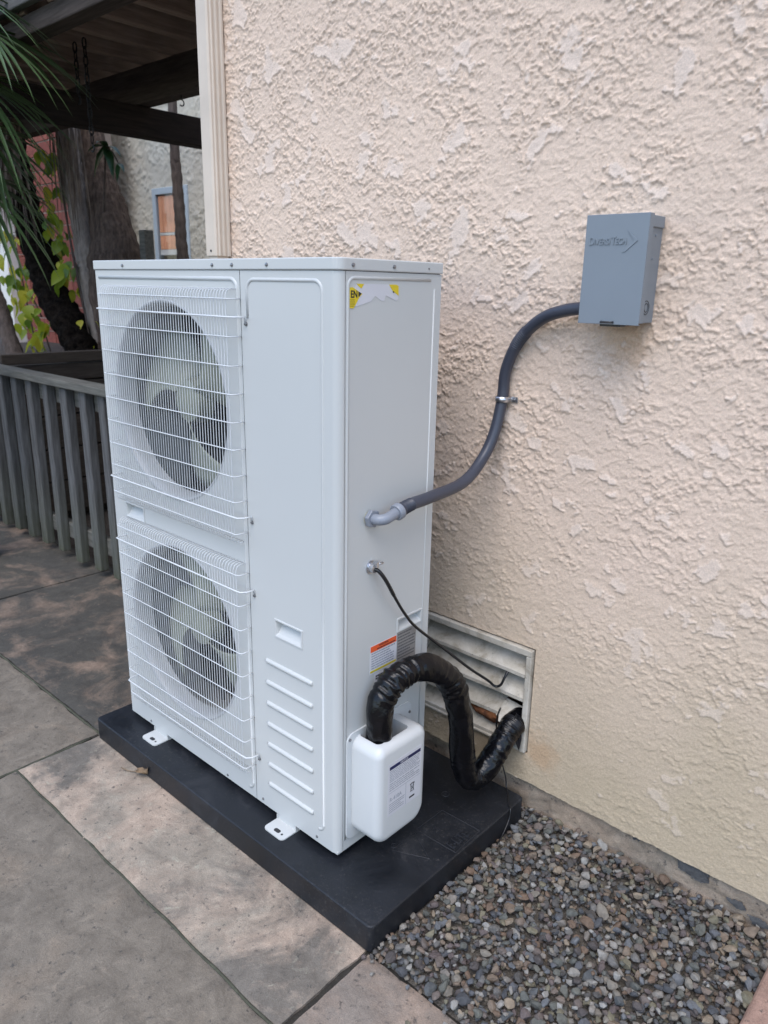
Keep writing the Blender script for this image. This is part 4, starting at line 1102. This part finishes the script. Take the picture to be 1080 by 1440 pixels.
b = MB(); b.box(-4.75, -4.37, 2.599, 2.608, 1.738, 1.757); b.box(-4.75, -4.37, 2.599, 2.608, 1.585, 1.627); b.build('reflected_strip', M['whitewood'], wi)  # white strips of the same painted reflection

# ---- red brick wall, built brick by brick
br = thing('brick_wall', 'red brick wall partly hidden by palms and vines behind the fence', 'wall', (-5.9, 2.3, 0))
BL, BH, BG, BX_ = .420, .104, .012, -6.80
bmE = MB(); bmE.box(-BL / 2, BL / 2, -.05, .05, -BH / 2, BH / 2); bk = bmE.mesh('brick', M['brick'])
bmH = MB(); bmH.box(-BL / 4 + .003, BL / 4 - .003, -.05, .05, -BH / 2, BH / 2); bkh = bmH.mesh('brick', M['brick'])
blc = wloc(br)
for r_ in range(22):
    z = .50 + r_ * (BH + BG); xk = BX_ + BL / 2
    if r_ % 2:
        o = link_mesh('brick', bkh, br, Vector((BX_ + BL / 4, 2.35, z)) - blc); xk += (BL + BG) / 2
    while xk + BL / 2 < -5.07:
        o = link_mesh('brick', bk, br, Vector((xk, 2.35 + rng.uniform(-.004, .004), z)) - blc); o.rotation_euler = (0, 0, R(rng.uniform(-.3, .3))); xk += BL + BG
b = MB(); b.box(BX_ + .002, -5.09, 2.310, 2.42, -.05, 2.98); b.build('mortar_core', M['mortar'], br)
wpst = thing('white_post', 'white painted post at the left end of the red brick wall', 'post', (-6.92, 2.25, 0))
b = MB(); b.box(-7.04, -6.82, 2.20, 2.36, -.05, 3.0); b.build('shaft', M['whitewood'], wpst, bevel=.006)
b = MB(); b.box(-7.06, -6.81, 2.19, 2.37, -.05, .30); b.build('base_trim', M['whitewood'], wpst, bevel=.006)

# ---- palms and trunks
def wob(pts, r0, r1, ring=0.0, n=14, sub=10, rough=.06, seed=1):
    p = spline(pts, sub); m = len(p); b = MB()
    def rad(u):
        base = (r0 + (r1 - r0) * u if r1 is not None else float(np.interp(u * (len(r0) - 1), range(len(r0)), r0))) + ring * math.sin(u * m * 1.6)
        return lambda a: base * (1 + rough * math.sin(3 * a + u * 19 + seed) + rough * .7 * math.sin(5 * a - u * 43 + seed * 2))
    b.tube(p, rad, n); return b
def strip_leaf(name, base, d, length, width, droop, m, parent, mb=None, segs=7, fold=.35):
    b = mb if mb else MB(); d = Vector(d).normalized(); side = d.cross(Vector((0, 0, 1)))
    side = side.normalized() if side.length > .05 else Vector((1, 0, 0))
    p = Vector(base); vs_, fs = [], []
    for i in range(segs + 1):
        u = i / segs; w = width * (.45 + 1.2 * u if u < .3 else (1 - u) / .7 * .81 + .0) * 1.0
        up = side.cross(d).normalized()
        vs_ += [p - side * w - up * (-w * fold), p, p + side * w - up * (-w * fold)]
        d = (d + Vector((0, 0, -1)) * droop * (u + .2) / segs * 2).normalized(); p = p + d * (length / segs)
    fs = [(i * 3 + k, i * 3 + k + 1, i * 3 + k + 4, i * 3 + k + 3) for i in range(segs) for k in range(2)]
    b.add(vs_, fs)
    if mb is None: return b.build(name, m, parent, smooth=True)
def fan_frond(tree, hub, root, facing, n, L, droop, seed, spread=115):
    r = random.Random(seed)
    f = bpy.data.objects.new('frond', None); COL.objects.link(f); f.parent = tree; f.location = Vector(hub) - wloc(tree); f.empty_display_size = .05
    hub = Vector(hub); root = Vector(root); fw = Vector(facing).normalized(); side = fw.cross(Vector((0, 0, 1))).normalized(); up = side.cross(fw)
    mid = (hub + root) / 2 + Vector((0, 0, .12))
    b = MB(); b.tube(spline([root, mid, hub], 6), lambda u: .014 - .006 * u, 8); b.build('petiole', M['frond'], f, smooth=True)
    for k in range(n):
        a = R(-spread + 2 * spread * k / (n - 1) + r.uniform(-3, 3)); d = fw * math.cos(a) + side * math.sin(a) + up * r.uniform(-.08, .12)
        strip_leaf('leaflet', hub, d, L * r.uniform(.85, 1.1) * (1 - .2 * abs(a) / R(spread)), .0175, droop * r.uniform(.7, 1.4), M['frond'], f)
pg = thing('fan_palm', 'green fan palm with drooping fronds hanging in at the left edge', 'palm tree', (-3.45, .05, 0))
wob([(-3.45, .05, -.05), (-3.44, .04, 1.0), (-3.40, .06, 1.9), (-3.38, .08, 2.45)], .11, .08, .006).build('trunk', M['trunk'], pg, smooth=True)
PT = (-3.38, .08, 2.45)
fan_frond(pg, (-2.60, .46, 2.37), PT, (.88, .25, -.42), 30, .56, .55, 1)
fan_frond(pg, (-2.68, .44, 2.20), PT, (.70, .25, -.70), 30, .60, .6, 2)
fan_frond(pg, (-2.74, .44, 1.80), PT, (.62, .22, -.75), 30, .56, .55, 3)
fan_frond(pg, (-2.70, .36, 2.52), PT, (.9, .2, -.25), 28, .60, .6, 4)
fan_frond(pg, (-2.80, .50, 2.02), PT, (.55, .2, -.9), 30, .58, .6, 7)
fan_frond(pg, (-3.9, -.5, 2.7), PT, (-.6, -.6, .3), 22, .6, .5, 5)

pd = thing('leaning_palm', 'dark leaning palm trunk with a skirt of dead grey fronds', 'palm tree', (-4.05, 1.5, .8))
wob([(-3.95, 1.50, .70), (-4.09, 1.50, .95), (-4.37, 1.50, 1.24), (-4.56, 1.50, 1.55), (-4.72, 1.50, 1.90), (-4.84, 1.50, 2.25), (-4.92, 1.50, 2.7)], .115, .10, .008, sub=14).build('trunk', M['trunk'], pd, smooth=True)
# fibres standing off the trunk
b = MB(); r2 = random.Random(5)
tp = spline([(-3.95, 1.50, .70), (-4.09, 1.50, .95), (-4.37, 1.50, 1.24), (-4.56, 1.50, 1.55), (-4.72, 1.50, 1.90), (-4.84, 1.50, 2.25)], 30)
for i in range(900):
    c = tp[r2.randrange(len(tp))]; a = r2.uniform(0, 6.28); o_ = Vector((math.cos(a), math.sin(a), 0)); p0 = c + o_ * .10
    d = (o_ * .5 + Vector((0, 0, r2.uniform(-1, .4))) + Vector((r2.uniform(-.4, .4), r2.uniform(-.4, .4), 0))).normalized(); p1 = p0 + d * r2.uniform(.03, .07)
    s_ = d.cross(Vector((.3, .7, .2))).normalized() * .0022; b.add([p0 - s_, p0 + s_, p1], [(0, 1, 2)])
fb = b.build('trunk_fibre', M['trunk'], pd); fb['kind'] = 'stuff'
for k in range(7):
    b = MB(); r3 = random.Random(40 + k)
    base = Vector((-4.86 + .085 * k + r3.uniform(-.04, .04), 1.34 - .03 * (k % 3), 2.52 + r3.uniform(-.05, .08)))
    for j in range(22):
        strip_leaf('x', base + Vector((r3.uniform(-.05, .05), r3.uniform(-.04, .04), 0)), (r3.uniform(-.25, .45), r3.uniform(-.3, .1), -1), r3.uniform(.55, 1.05), .010, .5, None, None, mb=b, segs=5)
    b.build('dead_frond', M['dead'], pd, smooth=True)
for k in range(1, 6):
    fan_frond(pd, (-4.92 + .45 * math.cos(k * 1.05), 1.5 + .45 * math.sin(k * 1.05), 3.05), (-4.92, 1.5, 2.7), (math.cos(k * 1.05), math.sin(k * 1.05), -.1), 11, .5, .5, 60 + k)

def trunk_tree(label, pts, r0, r1, m, seed, ring=.003, crown=True):
    t = thing('tree', label, 'tree', tuple(pts[0]))
    wob(pts, r0, r1, ring, seed=seed, sub=14).build('trunk', m, t, smooth=True)
    if crown:
        r = random.Random(seed); b = MB(); top = Vector(pts[-1])
        for i in range(70):
            d = Vector((r.gauss(0, 1), r.gauss(0, 1), r.gauss(0, .7))); c = top + Vector((0, 0, .45)) + d.normalized() * r.uniform(.15, .55)
            strip_leaf('x', c, (d.x, d.y, d.z - .2), r.uniform(.08, .14), .022, .3, None, None, mb=b, segs=3)
        f = b.build('crown', M['leafg'], t, smooth=True)
    return t
trunk_tree('pale slender trunk rising between the leaning palm and the wide trunk', [(-4.02, 1.65, .75), (-4.13, 1.65, 1.35), (-4.15, 1.65, 1.55), (-4.215, 1.65, 1.86), (-4.255, 1.65, 2.12), (-4.28, 1.65, 2.35), (-4.34, 1.66, 3.0), (-4.40, 1.66, 4.4)], .082, .066, M['bark'], 3)
wt = trunk_tree('wide grey brown trunk with hanging fibres beside the cream wall', [(-4.02, 1.80, .70), (-4.02, 1.80, 1.30), (-4.03, 1.80, 1.52), (-4.10, 1.80, 1.80), (-4.18, 1.80, 2.05), (-4.25, 1.80, 2.35), (-4.34, 1.80, 3.0), (-4.45, 1.8, 4.2)], [.23, .22, .185, .135, .105, .092, .088, .085], None, M['bark3'], 8, .003)
b = MB(); r4 = random.Random(77)
for i in range(46):
    strip_leaf('x', (-4.22 + r4.uniform(-.06, .26), 1.56 + r4.uniform(-.03, .03), 2.36 + r4.uniform(-.12, .08)), (r4.uniform(-.15, .18), r4.uniform(-.05, .05), -1), r4.uniform(.35, .85), .0075, .3, None, None, mb=b, segs=5)
b.build('hanging_fibre', M['dead'], wt, smooth=True)
trunk_tree('thin brown trunk standing in front of the small window', [(-3.80, 2.2, 0), (-3.82, 2.2, 1.3), (-3.835, 2.2, 1.54), (-3.84, 2.2, 1.84), (-3.862, 2.2, 2.16), (-3.858, 2.2, 2.3), (-3.858, 2.2, 3.6)], .046, .030, M['bark2'], 12, .002, crown=False)
lt = trunk_tree('grey brown leaning trunk at the left edge above the picket fence', [(-4.60, 1.3, .70), (-4.71, 1.3, .90), (-4.83, 1.3, 1.14), (-4.97, 1.3, 1.36), (-5.2, 1.3, 1.75), (-6.1, 1.3, 3.6)], .062, .045, M['bark2'], 21, .002)
sp_ = thing('wooden_stake', 'short grey wooden stake beside the wide trunk', 'stake', (-3.72, 1.85, .8))
b = MB(); b.box(-3.76, -3.69, 1.82, 1.89, .70, 1.70); b.build('shaft', M['rail'], sp_, bevel=.004)

# ---- vines
def vine_leaf_mesh(seed):
    r = random.Random(seed); b = MB(); L, W = 1.0, r.uniform(.30, .40); vs_ = []
    pr = [(0, .02), (.12, .62), (.32, 1.0), (.55, .88), (.78, .48), (1.0, .02)]
    for u, w in pr:
        z = -.22 * u * u
        vs_ += [(u, -w * W, z + .10 * w), (u, 0, z), (u, w * W, z + .10 * w)]
    b.add(vs_, [(i * 3 + k, i * 3 + k + 1, i * 3 + k + 4, i * 3 + k + 3) for i in range(5) for k in range(2)])
    return b.mesh('leaf', M['vine'], smooth=True)
VL = [vine_leaf_mesh(i) for i in range(5)]
def vine(label, spots, stems, seed):
    r = random.Random(seed); v = thing('vine', label, 'vine', tuple(stems[0][0]), 'vines climbing over the brick wall'); vl = wloc(v)
    for s_ in stems:
        b = MB(); b.tube(spline(s_, 6), .006, 6); b.build('stem', M['bark2'], v, smooth=True)
    for (x, y, z, sx, sz, n) in spots:
        for i in range(n):
            o = link_mesh('leaf', VL[r.randrange(5)], v, Vector((x + r.uniform(-sx, sx), y + r.uniform(-.08, .08), z + r.uniform(-sz, sz))) - vl)
            s_ = r.uniform(.07, .135); o.scale = (s_, s_, s_)
            o.rotation_euler = (R(r.uniform(-50, 50)), R(r.uniform(20, 100)), R(r.uniform(-120, 40)))
vine('yellow green vine with large leaves at the left end of the brick wall', [(-5.28, 1.62, 1.30, .12, .22, 20), (-5.33, 1.62, 1.62, .12, .12, 10), (-4.98, 1.60, 1.20, .17, .13, 24), (-5.30, 1.6, 1.0, .1, .12, 7), (-5.08, 1.62, 1.52, .08, .10, 6)],
     [[(-5.1, 1.65, .8), (-5.2, 1.65, 1.2), (-5.3, 1.65, 1.7)], [(-5.2, 1.62, 1.2), (-5.0, 1.60, 1.25), (-4.85, 1.6, 1.1)]], 1)
vine('green vine hanging low in front of the bricks left of the leaning palm', [(-4.90, 1.60, .98, .12, .10, 9), (-5.05, 1.6, .92, .08, .08, 4)], [[(-4.8, 1.64, .75), (-4.88, 1.63, .95), (-4.95, 1.62, 1.1)]], 2)
vine('yellow green vine climbing between the leaning palm and the pale trunk', [(-4.38, 1.56, 2.13, .07, .08, 8), (-4.37, 1.56, 1.87, .06, .11, 11), (-4.38, 1.56, 1.66, .07, .07, 9), (-4.28, 1.56, 1.40, .13, .12, 20), (-4.05, 1.56, 1.05, .07, .10, 7), (-4.55, 1.60, 1.66, .06, .10, 5)],
     [[(-4.1, 1.62, .8), (-4.25, 1.62, 1.3), (-4.33, 1.62, 1.7), (-4.36, 1.62, 2.2)], [(-4.0, 1.55, .8), (-4.07, 1.55, 1.2), (-4.20, 1.55, 1.75), (-4.24, 1.55, 2.1)]], 3)

# ---- leafy shoot under the beam
sh = thing('leafy_shoot', 'small shoot with glossy dark green leaves growing from the wide trunk', 'plant', (-3.72, 1.62, 2.0))
b = MB(); b.tube(spline([(-3.86, 1.64, 1.80), (-3.78, 1.62, 2.0), (-3.70, 1.60, 2.16)], 5), .007, 6); b.build('stem', M['bark2'], sh, smooth=True)
for k, (d, L) in enumerate((((-.55, -.2, -.6), .20), ((-.2, -.4, -.75), .22), ((.55, -.2, -.5), .24), ((.8, 0, -.1), .20), ((.35, -.4, .15), .16), ((-.6, -.2, .1), .16), ((.6, -.1, -.9), .22))):
    strip_leaf('leaf', (-3.70, 1.60, 2.17), d, L, .036, .6, M['leafg'], sh, segs=6)
for k, (d, L) in enumerate((((.7, -.2, -.2), .14), ((.2, -.3, -.8), .12))):
    strip_leaf('leaf', (-3.56, 1.60, 2.06), d, L, .022, .5, M['leafg'], sh, segs=5)
b = MB(); b.tube([(-3.70, 1.60, 2.17), (-3.62, 1.6, 2.13), (-3.56, 1.6, 2.06)], .004, 5); b.build('twig', M['bark2'], sh)
